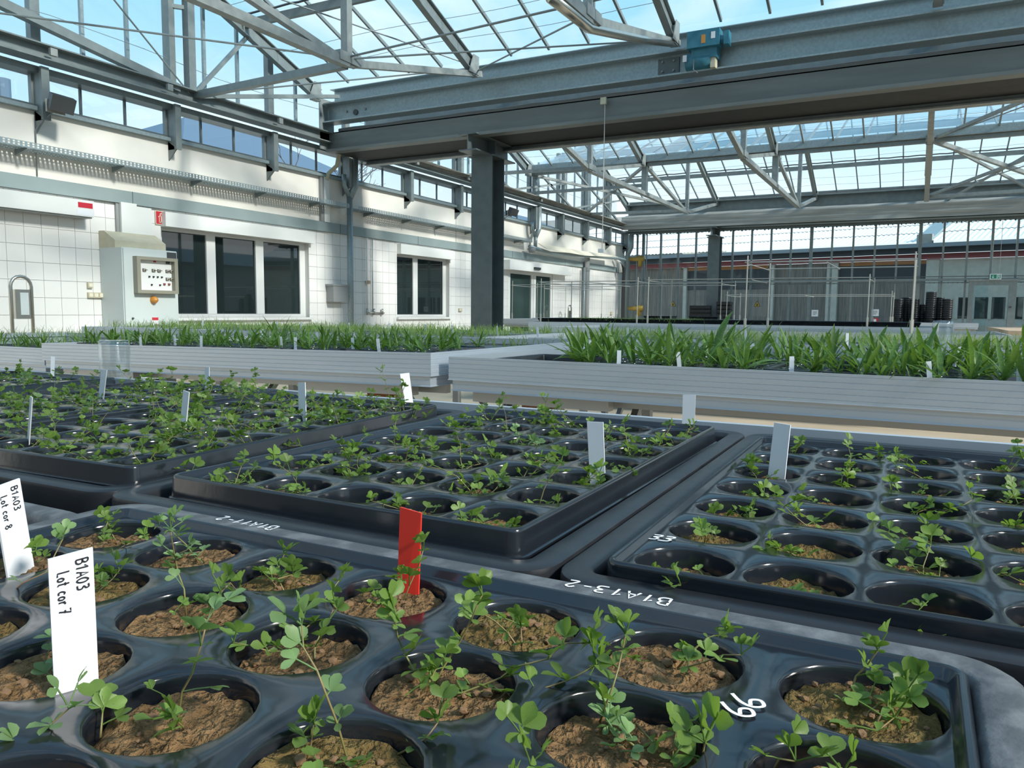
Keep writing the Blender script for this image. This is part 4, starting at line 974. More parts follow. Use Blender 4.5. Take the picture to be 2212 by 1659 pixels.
for i in range(27):
    for j in range(5):
        if rnd.random() < 0.18: continue
        x = -3.50 + i*0.075 + rnd.uniform(-0.02, 0.02); yv = 2.29 + j*0.115 + rnd.uniform(-0.03, 0.03)
        plantain((x, yv, -0.168+(x+3.62)*0.0115-0.006), f'plantain in the {RW[j]} row of the left bench, {nth(i+1)} place from its left', 'plantains on the left bench', 1000+n, 0.055, 0.105); n += 1
for i in range(28):
    for j in range(6):
        x = -1.02 + i*0.060 + rnd.uniform(-0.02, 0.02); yv = 2.275 + j*0.10 + rnd.uniform(-0.03, 0.03) - (x+1.4)*0.0366
        if rnd.random() < 0.14: continue
        if -0.40 < x < -0.28 and j < 3: continue
        plantain((x, yv, -0.1555-0.006), f'plantain in the {RW[j]} row of the right bench, {nth(i+1)} place from its left', 'plantains on the right bench', 3000+n, 0.065, 0.14); n += 1
for i in range(14):
    for j in range(2):
        x = -4.95 + i*0.09 + rnd.uniform(-0.02, 0.02)
        plantain((x, 2.32+j*0.2+rnd.uniform(-0.03, 0.03), -0.205), f'low plantain in the {RW[j]} row of the leftmost bench, {nth(i+1)} from its left', 'plantains on the leftmost bench', 5000+n, 0.05, 0.085); n += 1
# a few tall single leaves that stand out
for x, yv, h_, lab in ((-2.42, 2.45, 0.16, 'single tall plantain rosette before the downpipe'), (-0.55, 2.42, 0.185, 'tall plantain rosette at the left of the right bench'), (0.02, 2.5, 0.17, 'tall plantain rosette beside the frame of rods')):
    plantain((x, yv, -0.16), lab, 'tall plantains', int(h_*10000), h_*0.75, h_)

# ================================================================== grass on the second row of benches (uncountable)
def grass(name, label, x0, x1, y0, y1, z, n, h0, h1, seed):
    rnd = random.Random(seed); mb = MB()
    for k in range(n):
        x, yv = rnd.uniform(x0, x1), rnd.uniform(y0, y1)
        cl_ = 0.5+0.5*noise.noise(Vector((x*1.6, yv*1.6, seed)))
        if rnd.random() > 0.35+cl_: continue
        h = rnd.uniform(h0, h1)*(0.7+0.6*cl_)*(rnd.uniform(1.2, 2.0) if rnd.random() < 0.06 else 1.0); a = rnd.uniform(0, 6.28); ln = rnd.uniform(0.1, 1.5)*h; wd = rnd.uniform(0.0011, 0.0022)
        dx, dy = math.cos(a), math.sin(a); px, py = -dy*wd, dx*wd; v = []
        for t, ww in ((0, 1), (0.5, 0.85), (0.85, 0.5), (1.0, 0.05)):
            cx_, cy_, cz = x+dx*ln*t*t, yv+dy*ln*t*t, z+h*(t-0.25*t*t*ln/h)
            v += [(cx_-px*ww, cy_-py*ww, cz), (cx_+px*ww, cy_+py*ww, cz)]
        mb.add(v, [(0, 1, 3, 2), (2, 3, 5, 4), (4, 5, 7, 6)])
    o = mb.build(name, M['grass'], None, True); tag(o, label, 'grass'); return stuff(o)
grass('grass_sward', 'dense fine grass growing on the left rear bench before the column', -6.1, -2.4, 4.1, 5.5, -0.165, 5000, 0.03, 0.085, 1)
grass('grass_sward', 'sparse fine grass growing on the right rear bench', -2.0, 2.8, 4.25, 5.6, -0.165, 4600, 0.035, 0.095, 2)
grass('grass_sward', 'thin grass among the plantains of the leftmost bench', -5.8, -3.7, 2.3, 3.6, -0.2, 700, 0.03, 0.09, 3)
grass('grass_sward', 'thin grass behind the plantains of the left bench', -3.5, -1.5, 2.85, 3.6, -0.165, 500, 0.03, 0.08, 4)
grass('grass_sward', 'short moss and grass in the black tray on the far bench', -4.6, -2.6, 10.1, 11.0, -0.12, 1500, 0.02, 0.06, 5)

# white labels on the benches
lab_me = mesh_from('blade', *(lambda m_: (m_.v, m_.f))(MB().box(-0.0078, 0.0078, -0.0006, 0.0006, -0.03, 0.055)), M['label'])
def bl(x, yv, z, label, s_=1.0, rz=0.0, lean=0.0, g='white labels on the plantain benches'):
    o = inst('bench_label', lab_me, None, (x, yv, z), (lean, R(random.uniform(-8, 8)), rz), s_); tag(o, label, 'plant label', g)
fx = [(-3.02, 'leftmost'), (-2.86, 'second from left'), (-2.64, 'third from left'), (-2.24, 'fourth from left'), (-2.12, 'fifth from left'), (-1.88, 'sixth from left'), (-1.72, 'rightmost')]
for k, (x, nm) in enumerate(fx): bl(x, 2.24+0.05*(k % 2), -0.168+(x+3.62)*0.0115-0.004, f'white label on the left plantain bench, {nm} along its front', 0.85, 0.1)
gx = [(-0.80, 'leftmost'), (-0.62, 'second from left'), (-0.30, 'third from left'), (-0.13, 'fourth from left'), (0.03, 'fifth from left'), (0.22, 'third from right'), (0.31, 'second from right'), (0.40, 'rightmost')]
for k, (x, nm) in enumerate(gx): bl(x, 2.24-(x+1.4)*0.0366+0.03*(k % 2), -0.160, f'white label on the right plantain bench, {nm} along its front', 0.80, 0.3)
for k in range(20):
    x = -2.2 + k*0.165 + random.uniform(-0.05, 0.05)
    bl(x, 2.95+random.uniform(0, 0.4), -0.162, f'pale label deep among the right bench plantains, {nth(k+1)} from left', 0.9, random.uniform(-0.5, 0.5), g='labels deep in the plantains') if x > -1.2 else bl(x-1.0, 2.9+random.uniform(0, 0.4), -0.162, f'pale label deep among the left bench plantains, {nth(k+1)} from left', 0.9, random.uniform(-0.5, 0.5), g='labels deep in the plantains')
for k in range(22):
    x = -5.3 + k*0.36
    bl(x + random.uniform(-0.1, 0.1), 4.35+random.uniform(0, 0.5), -0.155, f'pale label in the grass of the second bench row, {nth(k+1)} from left', 1.0, random.uniform(-0.5, 0.5), g='labels in the grass')

# ================================================================== things on the left wall
def wthing(name, label, cat, y, z, x=-9.0): return thing(name, label, cat, (x, y, z))
# long white housing
t = wthing('air_unit', 'long white wall housing above the tiles at the left edge', 'air unit', 4.0, 1.07)
MB().box(0.02, 0.20, 0, 1.97, 0, 0.19).build('housing', M['white'], t)
MB().box(0.20, 0.203, 1.77, 1.95, 0.10, 0.16).build('red_plate', M['signred'], t); MB().box(0.20, 0.203, 1.75, 1.95, 0.01, 0.07).build('type_label', M['label'], t)
MB().box(0.02, 0.18, 0.02, 1.95, -0.015, 0.0).build('grille', M['greyplastic'], t)
# control cabinet
t = wthing('control_cabinet', 'pale grey electrical control cabinet with sloping beige hood', 'cabinet', 6.15, FLOOR)
hz = 0.73-FLOOR
MB().box(0.005, 0.42, 0, 0.78, 0.08, hz).build('body', M['cabinet'], t)
dr = MB().box(0.42, 0.44, 0.01, 0.77, 0.10, hz-0.01).build('door', M['cabinet'], t)
MB().box(0.0, 0.38, 0.03, 0.75, 0, 0.08).build('plinth', M['darkgrey'], t)
hd = MB().add([(0.005, 0.0, hz), (0.30, 0.0, hz), (0.30, 0.0, hz+0.09), (0.10, 0.0, hz+0.21), (0.005, 0.0, hz+0.21), (0.005, 0.72, hz), (0.30, 0.72, hz), (0.30, 0.72, hz+0.09), (0.10, 0.72, hz+0.21), (0.005, 0.72, hz+0.21)],
              [(0,1,2,3,4), (9,8,7,6,5), (1,6,7,2), (2,7,8,3), (3,8,9,4), (0,4,9,5), (0,5,6,1)]).build('hood', M['beige'], t)
pz0, pz1, py0, py1 = 0.18-FLOOR, 0.63-FLOOR, 0.13, 0.72
pw = MB(); pw.box(0.44, 0.52, py0, py0+0.05, pz0+0.04, pz1-0.04).box(0.44, 0.52, py1-0.05, py1, pz0+0.04, pz1-0.04).box(0.44, 0.52, py0, py1, pz0, pz0+0.04).box(0.44, 0.52, py0, py1, pz1-0.04, pz1)
win_ = pw.build('panel_frame', M['panelframe'], dr)
MB().box(0.44, 0.455, py0+0.05, py1-0.05, pz0+0.04, pz1-0.04).build('instrument_panel', M['white'], dr)
for (a, b, s_, nm, m_) in ((0.10, 0.25, 0.045, 'switch', 'darkgrey'), (0.23, 0.25, 0.045, 'switch', 'darkgrey'), (0.31, 0.25, 0.045, 'switch', 'darkgrey'), (0.43, 0.25, 0.045, 'switch', 'darkgrey'), (0.49, 0.25, 0.045, 'switch', 'darkgrey'),
                          (0.43, 0.15, 0.045, 'switch', 'darkgrey'), (0.49, 0.15, 0.045, 'switch', 'darkgrey'), (0.44, 0.36, 0.055, 'meter', 'darkgrey'), (0.26, 0.37, 0.03, 'red_lamp', 'signred'),
                          (0.18, 0.18, 0.022, 'toggle', 'ink'), (0.24, 0.18, 0.022, 'toggle', 'ink'), (0.30, 0.18, 0.022, 'toggle', 'ink'), (0.36, 0.18, 0.022, 'toggle', 'ink'), (0.21, 0.08, 0.022, 'toggle', 'ink'), (0.33, 0.08, 0.022, 'toggle', 'ink'),
                          (0.39, 0.09, 0.03, 'name_strip', 'fascia'), (0.46, 0.09, 0.03, 'name_strip', 'fascia')):
    y_, z_ = py0+0.02+a, pz0+0.02+b
    MB().box(0.455, 0.470, y_, y_+s_*0.9, z_, z_+s_*0.8).build(nm, M[m_], dr)
    if nm == 'switch': MB().box(0.470, 0.474, y_+0.004, y_+s_*0.9-0.004, z_+0.004, z_+s_*0.8-0.004).build('switch_face', M['beige'], dr); MB().box(0.474, 0.485, y_+0.012, y_+s_*1.15, z_+0.014, z_+0.022).build('switch_knob', M['ink'], dr)
MB().box(0.44, 0.446, 0.62, 0.76, hz-0.13, hz-0.02).build('dark_plate', M['darkgrey'], dr)
o = MB().lathe([(0.0, 0.07), (0.03, 0.06), (0.045, 0.03), (0.05, 0)], (0, 0, 0), 16).build('orange_knob', M['orange'], dr, True); o.matrix_local = Matrix.Translation((0.44, 0.40, 0.10-FLOOR)) @ Matrix.Rotation(R(90), 4, 'Y')
MB().box(0.44, 0.444, 0.37, 0.46, -0.22-FLOOR, -0.12-FLOOR).build('warning_label', M['label'], dr); MB().box(0.444, 0.446, 0.37, 0.46, -0.155-FLOOR, -0.12-FLOOR).build('warning_strip', M['signred'], dr)
o = MB().lathe([(0.0, 0.05), (0.03, 0.045), (0.035, 0)], (0, 0, 0), 12).build('red_knob', M['fascia'], dr, True); o.matrix_local = Matrix.Translation((0.44, 0.43, -0.24-FLOOR)) @ Matrix.Rotation(R(90), 4, 'Y')
o = MB().lathe([(0.0, 0.02), (0.012, 0.018), (0.012, 0)], (0, 0, 0), 10).build('lock', M['darkgrey'], dr); o.matrix_local = Matrix.Translation((0.44, 0.10, -0.13-FLOOR)) @ Matrix.Rotation(R(90), 4, 'Y')
# pale duct above the cabinet and conduit
t = wthing('cable_duct', 'pale grey vertical duct panels above the control cabinet', 'duct', 6.42, 0.94)
MB().box(0.002, 0.07, 0, 0.22, 0, 0.38).build('duct_cover', M['white'], t); MB().box(0.002, 0.06, 0.225, 0.44, 0, 0.35).build('duct_cover', M['white'], t); MB().box(0.002, 0.03, -0.045, -0.005, 0, 0.37).build('conduit', M['greyplastic'], t)
# fire sign
t = wthing('fire_extinguisher_sign', 'red square fire extinguisher sign beside the big window', 'sign', 6.95, 1.10, -8.985)
MB().box(0, 0.004, 0, 0.185, 0, 0.18).build('border', M['cream'], t); MB().box(0.004, 0.006, 0.008, 0.177, 0.008, 0.172).build('red_field', M['signred'], t)
pic = MB()
def ribbon(pts, th):
    for p, q in zip(pts[:-1], pts[1:]): pic.bar((0.0065, p[0], p[1]), (0.0065, q[0], q[1]), th, 0.001, (1, 0, 0))
ribbon([(0.055, 0.025), (0.055, 0.105), (0.07, 0.12), (0.085, 0.105), (0.085, 0.025), (0.055, 0.025)], 0.008)
ribbon([(0.07, 0.12), (0.07, 0.14), (0.10, 0.152), (0.13, 0.13), (0.14, 0.09), (0.125, 0.05), (0.095, 0.03)], 0.011)
ribbon([(0.04, 0.10), (0.055, 0.11)], 0.008); ribbon([(0.05, 0.03), (0.10, 0.03)], 0.012)
pic.build('pictogram', M['cream'], t)
# switches
for (yy, zz, n_, lab) in ((5.965, 0.235, 1, 'single beige light switch on the tiles beside the cabinet'), (5.965, 0.115, 3, 'triple beige socket block on the tiles beside the cabinet'), (15.1, -0.02, 2, 'double beige socket left of the sliding door'), (14.55, -0.02, 2, 'double beige socket right of the narrow window')):
    t = wthing('wall_switch', lab, 'switch', yy, zz, -9.0)
    for k in range(n_): MB().box(0, 0.03, k*0.068, k*0.068+0.066, 0, 0.068).build('cover', M['beige'], t); MB().box(0.03, 0.036, k*0.068+0.01, k*0.068+0.056, 0.012, 0.056).build('rocker', M['cream'], t)
for yy, lab in ((21.9, 'small socket right of the sliding door'), (24.0, 'small socket near the rear corner')):
    t = wthing('wall_switch', lab, 'switch', yy, -0.1); MB().box(0, 0.04, 0, 0.16, 0, 0.1).build('cover', M['beige'], t); MB().box(0.04, 0.045, 0.03, 0.13, 0.02, 0.08).build('rocker', M['cream'], t)
# hoop stand
t = thing('hoop_stand', 'stainless hoop stand with a grey paper dispenser at left', 'stand', (-7.9, 4.55, FLOOR))
zt_ = 0.30-FLOOR
MB().tube([(0, -0.1, 0), (0, -0.1, zt_-0.1)] + [(0, -0.1*math.cos(a*math.pi/8), zt_-0.1+0.1*math.sin(a*math.pi/8)) for a in range(1, 8)] + [(0, 0.1, zt_-0.1), (0, 0.1, 0)], 0.017, 10).build('hoop', M['stainless'], t, True)
MB().box(-0.03, 0.03, -0.07, 0.07, zt_-0.42, zt_-0.13).build('dispenser', M['stainless'], t); MB().box(0.03, 0.036, -0.03, 0.05, zt_-0.38, zt_-0.16).build('window', M['cabinet'], t)
t = thing('hoop_stand', 'small hoop stand beside the sliding door', 'stand', (-8.7, 20.0, FLOOR))
MB().tube([(0, -0.1, 0), (0, -0.1, 1.05)] + [(0, -0.1*math.cos(a*math.pi/8), 1.05+0.1*math.sin(a*math.pi/8)) for a in range(1, 8)] + [(0, 0.1, 1.05), (0, 0.1, 0)], 0.02, 8).build('hoop', M['stainless'], t, True)
MB().box(-0.03, 0.03, -0.07, 0.07, 0.75, 1.0).build('dispenser', M['stainless'], t)
# grey box, downpipes, pipes
t = wthing('junction_box', 'grey junction box left of the downpipe', 'box', 10.27, 0.13); MB().box(0.002, 0.16, 0, 0.44, 0, 0.27).build('box_body', M['greyplastic'], t); MB().box(0.002, 0.17, -0.02, 0.46, 0.27, 0.30).build('lid', M['greyplastic'], t); MB().tube([(0.08, 0.44, 0.13), (0.08, 0.52, 0.13)], 0.025, 8).build('cable_gland', M['darkgrey'], t)
t = thing('downpipe', 'zinc downpipe with branched top under the girder end', 'downpipe', (-8.84, 10.72, FLOOR))
h0 = -FLOOR
MB().tube([(0, 0, 0), (0, 0, 1.96+h0)], 0.052, 14).build('pipe', M['steel_light'], t, True)
MB().tube([(0, 0, 1.93+h0), (0.02, 0.12, 2.12+h0), (0.02, 0.12, 2.66+h0)], 0.062, 14).build('branch', M['steel_light'], t, True)
MB().tube([(0, 0, 1.93+h0), (0, -0.14, 2.12+h0), (0, -0.14, 2.3+h0)], 0.04, 12).build('branch', M['steel_light'], t, True)
t = thing('downpipe', 'zinc downpipe with branched top beyond the column', 'downpipe', (-8.84, 18.05, 1.5))
MB().tube([(0, 0, 0.1), (0, 0, 0.45)], 0.05, 12).build('pipe', M['steel_light'], t, True); MB().tube([(0, 0, 0.4), (0.02, 0.16, 0.62), (0.02, 0.16, 1.2)], 0.065, 12).build('branch', M['steel_light'], t, True); MB().tube([(0, 0, 0.4), (0, -0.2, 0.6), (0, -0.2, 0.75)], 0.045, 10).build('branch', M['steel_light'], t, True)
t = thing('downpipe', 'grey soil pipe near the rear corner of the wall', 'downpipe', (-8.86, 21.6, FLOOR)); MB().tube([(0, 0, 0), (0, 0, 1.62+h0)], 0.085, 12).build('pipe', M['greyplastic'], t, True); MB().tube([(0, 0, 1.2+h0), (0, 0, 1.3+h0)], 0.095, 12).build('collar', M['greyplastic'], t); MB().tube([(0, -0.18, 0), (0, -0.18, 1.3+h0)], 0.03, 8).build('side_pipe', M['steel_light'], t, True)
t = thing('downpipe', 'zinc rainwater pipe in the rear corner', 'downpipe', (-8.75, 24.9, FLOOR)); MB().tube([(0, 0, 0), (0, 0, 1.9+h0), (0.15, -0.1, 2.15+h0), (0.15, -0.1, 2.55+h0)], 0.08, 12).build('pipe', M['steel_light'], t, True)
t = wthing('water_pipes', 'pair of thin water pipes with brass taps on the tiles', 'pipe', 11.33, -0.95)
MB().tube([(0.04, 0, 0.85), (0.04, 0, 2.25)], 0.014, 8).build('pipe', M['white'], t, True); MB().tube([(0.04, 0.16, 0.85), (0.04, 0.16, 2.25)], 0.010, 8).build('pipe', M['steel_light'], t, True)
MB().tube([(0.04, -0.02, 0.9), (0.04, 0.5, 0.89)], 0.014, 8).build('tap_pipe', M['stainless'], t, True)
for yy in (0.0, 0.2, 0.45): MB().tube([(0.04, yy, 0.86), (0.04, yy, 0.97)], 0.02, 8).build('tap', M['stainless'], t, True)
MB().box(0.02, 0.07, -0.01, 0.06, 1.42, 1.48).build('wooden_clip', M['wood'], t)
t = wthing('cable_riser', 'vertical cable duct with bent cables below the girder end', 'duct', 10.12, 1.47); MB().box(0.002, 0.05, 0, 0.06, 0, 0.74).build('duct_side', M['greyplastic'], t); MB().box(0.002, 0.06, 0.07, 0.20, 0, 0.74).build('duct_cover', M['white'], t)
MB().tube([(0.06, 0.13, 0.70), (0.07, 0.16, 0.80), (0.16, 0.28, 0.95), (0.22, 0.30, 1.25), (0.26, 0.10, 1.42)], 0.035, 8).build('cable_bundle', M['beige'], t, True)
# floodlight
for (yy, zz, lab, sc) in ((5.50, 2.24, 'black floodlight on the strip-window post at left', 1.0), (16.4, 2.3, 'small black floodlight beyond the column', 0.9)):
    t = thing('floodlight', lab, 'floodlight', (-8.78, yy, zz))
    MB().box(-0.03, 0.05, -0.02, 0.02, -0.05, 0.07).build('bracket', M['darkgrey'], t)
    o = MB().box(-0.06, 0.05, -0.12, 0.13, -0.085, 0.085).build('housing', M['darkgrey'], t); o.matrix_local = Matrix.Translation((0.14, 0.02, 0.03)) @ Matrix.Rotation(R(25), 4, 'Y') @ Matrix.Rotation(R(-12), 4, 'Z')
    o2 = MB().box(0.05, 0.058, -0.105, 0.115, -0.07, 0.07).build('front_glass', M['lampglass'], t); o2.matrix_local = o.matrix_local.copy()
    MB().tube([(0.02, 0, -0.05), (-0.1, -0.06, -0.16), (-0.19, -0.08, -0.24), (-0.205, -0.08, -0.75)], 0.006, 6).build('cable', M['greyplastic'], t, True)
# perforated cable tray on brackets
def cable_tray(label, y0, y1, z):
    t = thing('cable_tray', label, 'cable tray', (-8.97, y0, z)); L = y1-y0
    MB().box(0.22, 0.224, 0, L, 0.055, 0.062).box(0.22, 0.224, 0, L, 0.028, 0.036).box(0.22, 0.224, 0, L, -0.002, 0.010).build('side_rail', M['steel_light'], t)
    MB().box(0.0, 0.003, 0, L, -0.002, 0.05).build('back_rail', M['steel_light'], t)
    b = MB(); k = 0.0
    while k < L: b.box(0.22, 0.224, k, min(L, k+0.026), 0.010, 0.028).box(0.22, 0.224, k, min(L, k+0.026), 0.036, 0.055); k += 0.052
    stuff(b.build('perforated_web', M['steel_light'], t))
    b = MB(); k = 0.0
    while k < L: b.box(0.002, 0.222, k, min(L, k+0.036), -0.004, -0.001); k += 0.052
    for xx in (0.002, 0.055, 0.11, 0.165, 0.205): b.box(xx, xx+0.02, 0, L, -0.005, -0.002)
    stuff(b.build('perforated_floor', M['steel_light'], t))
    k = 0.4
    while k < L:
        MB().add([(0, k, -0.005), (0.24, k, -0.005), (0.24, k, -0.02), (0, k, -0.07), (0, k+0.03, -0.005), (0.24, k+0.03, -0.005), (0.24, k+0.03, -0.02), (0, k+0.03, -0.07)], [(3,2,1,0),(4,5,6,7),(0,1,5,4),(1,2,6,5),(2,3,7,6),(3,0,4,7)]).build('bracket', M['steel'], t); k += 1.17
    return t
cable_tray('perforated cable tray along the wall left of the downpipe', 3.6, 10.6, 1.74)
cable_tray('perforated cable tray along the wall between downpipe and column', 10.85, 17.7, 1.735)
t = thing('hanging_duct', 'sagging grey tube and plastic cover on the wall near the rear', 'duct', (-8.8, 17.6, 1.62))
MB().tube([(0.02, 0, 0), (0.05, 1.2, -0.09), (0.1, 3.0, -0.02), (0.2, 5.9, 0.08), (0.2, 6.6, 0.06)], 0.05, 8).build('tube', M['steel_light'], t, True)
MB().lathe([(0.0, -0.14), (0.08, -0.12), (0.11, -0.03), (0.07, 0.0)], (0.03, 0.1, -0.02), 14).build('fan_head', M['greyplastic'], t, True)
MB().add([(0.0, 0.5, 0.12), (0.02, 3.2, 0.12), (0.05, 5.8, 0.16), (0.2, 0.6, -0.02), (0.2, 3.2, -0.02), (0.25, 5.8, 0.10), (0, 0.5, 0.13), (0.02, 3.2, 0.13), (0.05, 5.8, 0.17), (0.2, 0.6, -0.01), (0.2, 3.2, -0.01), (0.25, 5.8, 0.11)], [(0,1,4,3),(1,2,5,4),(9,10,7,6),(10,11,8,7),(3,4,10,9),(4,5,11,10)]).build('plastic_cover', M['cream'], t)
t = thing('hanging_sensor', 'little sensor box hanging on a long cord from the girder', 'sensor', (-3.93, Y1-0.06, 2.83))
MB().box(-0.04, 0.04, -0.02, 0.02, -0.04, 0.05).build('junction_box', M['beige'], t)
MB().tube([(0.02, 0, -0.03), (0.02, 0, -1.97)], 0.006, 6).build('cord', M['rod'], t); MB().box(-0.03, 0.05, -0.03, 0.03, -2.02, -1.97).build('sensor_head', M['white'], t)
# cables in the rear corner
t = thing('corner_cables', 'black cables and white duct curving down the rear wall corner', 'cable', (-8.8, 24.4, FLOOR))
for k in range(3): MB().tube([(0.02+k*0.04, 0.1+0.02*k, 0), (0.02+k*0.04, 0.1, 1.3+h0-0.3), (0.05+k*0.03, 0.05, 1.55+h0-0.1), (-0.05, -0.15-0.03*k, 1.7+h0)], 0.02, 6).build('cable', M['darkgrey'], t, True)
MB().tube([(-0.1, -0.3, 1.72+h0), (-0.02, -0.1, 1.62+h0), (0.0, 0.0, 1.3+h0)], 0.05, 8).build('duct', M['white'], t, True)

# ================================================================== things near the rear glass
def rod_frame(label, x0, x1, y0, y1, zb, zt, zr):
    t = thing('rod_frame', label, 'rod frame', (x0, y0, zb), 'rod frames on the far benches'); W_, D_ = x1-x0, y1-y0
    for xx in (0, W_):
        for yy in (0, D_): MB().tube([(xx, yy, 0.0), (xx+0.005, yy, zt-zb)], 0.0065, 6).build('upright', M['rod'], t); MB().tube([(xx, yy, 0), (xx, yy, 0.11)], 0.013, 8).build('socket', M['rod'], t)
    for yy in (0, D_): MB().tube([(-0.02, yy, zr-zb), (W_+0.02, yy, zr-zb)], 0.006, 6).build('crossbar', M['rod'], t)
    for xx in (0, W_/2, W_): MB().tube([(xx, 0, zr-zb-0.012), (xx, D_, zr-zb-0.012)], 0.005, 6).build('crossbar', M['rod'], t)
rod_frame('tall thin rod frame at the right above the bare bench', -1.42, -0.06, 7.3, 8.5, -0.16, 0.52, 0.46)
rod_frame('low rod frame beside the tall one', -3.25, -0.55, 10.1, 11.2, -0.15, 0.47, 0.43)
rod_frame('rod frame between the column and the sliding door', -4.85, -3.4, 10.1, 11.2, -0.15, 0.47, 0.42)
rod_frame('long rod frame in front of the rear boards', -7.0, -3.0, 13.3, 14.4, -0.15, 0.58, 0.5)
rod_frame('distant rod frame left of the brass valves', -7.6, -6.2, 16.0, 17.2, -0.15, 0.6, 0.52)
rod_frame('small rod frame right of the centre', -2.9, -0.4, 13.3, 14.4, -0.15, 0.36, 0.3)
bench('distant aluminium bench behind the long rod frame', -7.8, -3.5, 15.8, 17.4, -0.15)
t = thing('long_planting_tray', 'long shallow black tray on the far bench', 'tray', (-4.9, 10.0, -0.15))
MB().box(0, 4.9, 0.16, 1.13, 0.0, 0.035).build('tray_base', M['black_matt'], t); MB().sweep_rect([(0, 0), (0.01, 0.05), (0.02, 0.052), (0.005, 0.02)], 0, 4.9, 0.16, 1.13).build('tray_rim', M['black_matt'], t)
for (x, yv, lab) in ((-4.35, 13.3, 'small black pot tray on the distant bench'), (-3.55, 13.35, 'black planting crate on the distant bench')):
    t = thing('pot_tray', lab, 'tray', (x, yv, -0.149)); MB().sweep_rect([(-0.02, 0), (0, 0.08), (0.012, 0.082), (0.0, 0.07), (-0.03, 0.005)], 0, 0.5, 0, 0.35).build('tray_wall', M['black_matt'], t); MB().box(0.02, 0.48, 0.02, 0.33, 0.0, 0.02).build('tray_floor', M['mat_black'], t)
# stacks of black pots
t0 = None
stack_bench = bench('distant bench carrying the black pot stacks', -0.8, 1.0, 17.2, 18.2, -0.16)
def pot_stack(x, yv, h, label):
    t = thing('pot_stack', label, 'pot stack', (x, yv, -0.158), 'stacks of black pots'); k = 0.0
    pot = []
    n_ = int(h/0.035)
    pot.append(MB().lathe([(0.075, 0), (0.085, 0.10)], (0, 0, 0), 18).build('pot', M['black_matt'], t, True))
    for i in range(n_): MB().lathe([(0.086, 0.08+i*0.035), (0.096, 0.08+i*0.035), (0.097, 0.105+i*0.035), (0.088, 0.115+i*0.035)], (0, 0, 0), 18).build('pot', M['black_matt'], t, True)
hts = [0.40, 0.43, 0.42, 0.30, 0.55, 0.44, 0.42]
for k, h in enumerate(hts): pot_stack(-0.40+k*0.145, 17.45+0.2*(k % 2), h, f'stack of black nested pots, {ORD[k]} from the left')
for (x, yv, w_, h, lab) in ((-6.35, 23.9, 0.6, 0.32, 'stack of black crates by the rear column'), (-5.55, 24.0, 0.42, 0.48, 'taller stack of black crates right of the rear column')):
    t = thing('crate_stack', lab, 'crate', (x, yv, FLOOR)); k = 0; z = 0.0
    top = 0.06 + h - 0.25 - FLOOR
    while z < top: MB().sweep_rect([(-0.02, z), (0, z+0.02), (0, z+0.11), (0.012, z+0.115), (0.0, z+0.118)], 0, w_, 0, 0.4).box(0.02, w_-0.02, 0.02, 0.38, z, z+0.02).build('crate', M['black_matt'], t); z += 0.12
# exit sign
t = thing('exit_sign', 'green emergency exit sign hanging over the rear door', 'sign', (1.64, 24.93, 0.97))
MB().box(0, 0.27, 0, 0.05, 0, 0.15).build('sign_case', M['label'], t); MB().box(0.02, 0.25, -0.003, 0.0, 0.02, 0.13).build('green_field', M['signgreen'], t)
pic = MB()
def rb(pts, th):
    for p, q in zip(pts[:-1], pts[1:]): pic.bar((p[0], -0.005, p[1]), (q[0], -0.005, q[1]), th, 0.002, (0, 1, 0))
rb([(0.075, 0.115), (0.075, 0.045)], 0.012); rb([(0.05, 0.07), (0.075, 0.04), (0.10, 0.07)], 0.012)
rb([(0.165, 0.03), (0.165, 0.12), (0.225, 0.12), (0.225, 0.03)], 0.012); rb([(0.18, 0.04), (0.195, 0.07), (0.19, 0.095)], 0.014); rb([(0.20, 0.08), (0.212, 0.06)], 0.010); rb([(0.193, 0.10), (0.197, 0.112)], 0.016)
pic.build('pictogram', M['inkwhite'], t)
for xx in (0.04, 0.22): MB().tube([(xx, 0.025, 0.15), (xx, 0.025, 1.63)], 0.006, 5).build('cord', M['rod'], t)
# brass valves and gas pipes
t = thing('valve_pipes', 'vertical pipes with two yellow valves at the rear corner', 'pipe', (-8.25, 24.7, FLOOR))
for dx, r_ in ((-0.1, 0.035), (0.08, 0.025), (0.22, 0.02)): MB().tube([(dx, 0, 0), (dx, 0, 2.6+h0-0.05)], r_, 8).build('pipe', M['steel'], t, True)
for zz in (1.74, 0.12):
    MB().tube([(-0.35, -0.05, zz+h0), (0.15, -0.05, zz+h0)], [0.06, 0.10], 12).build('valve_body', M['brass'], t, True); MB().tube([(0.02, -0.05, zz+h0+0.1), (0.02, -0.05, zz+h0-0.25)], 0.07, 10).build('valve_neck', M['brass'], t, True)
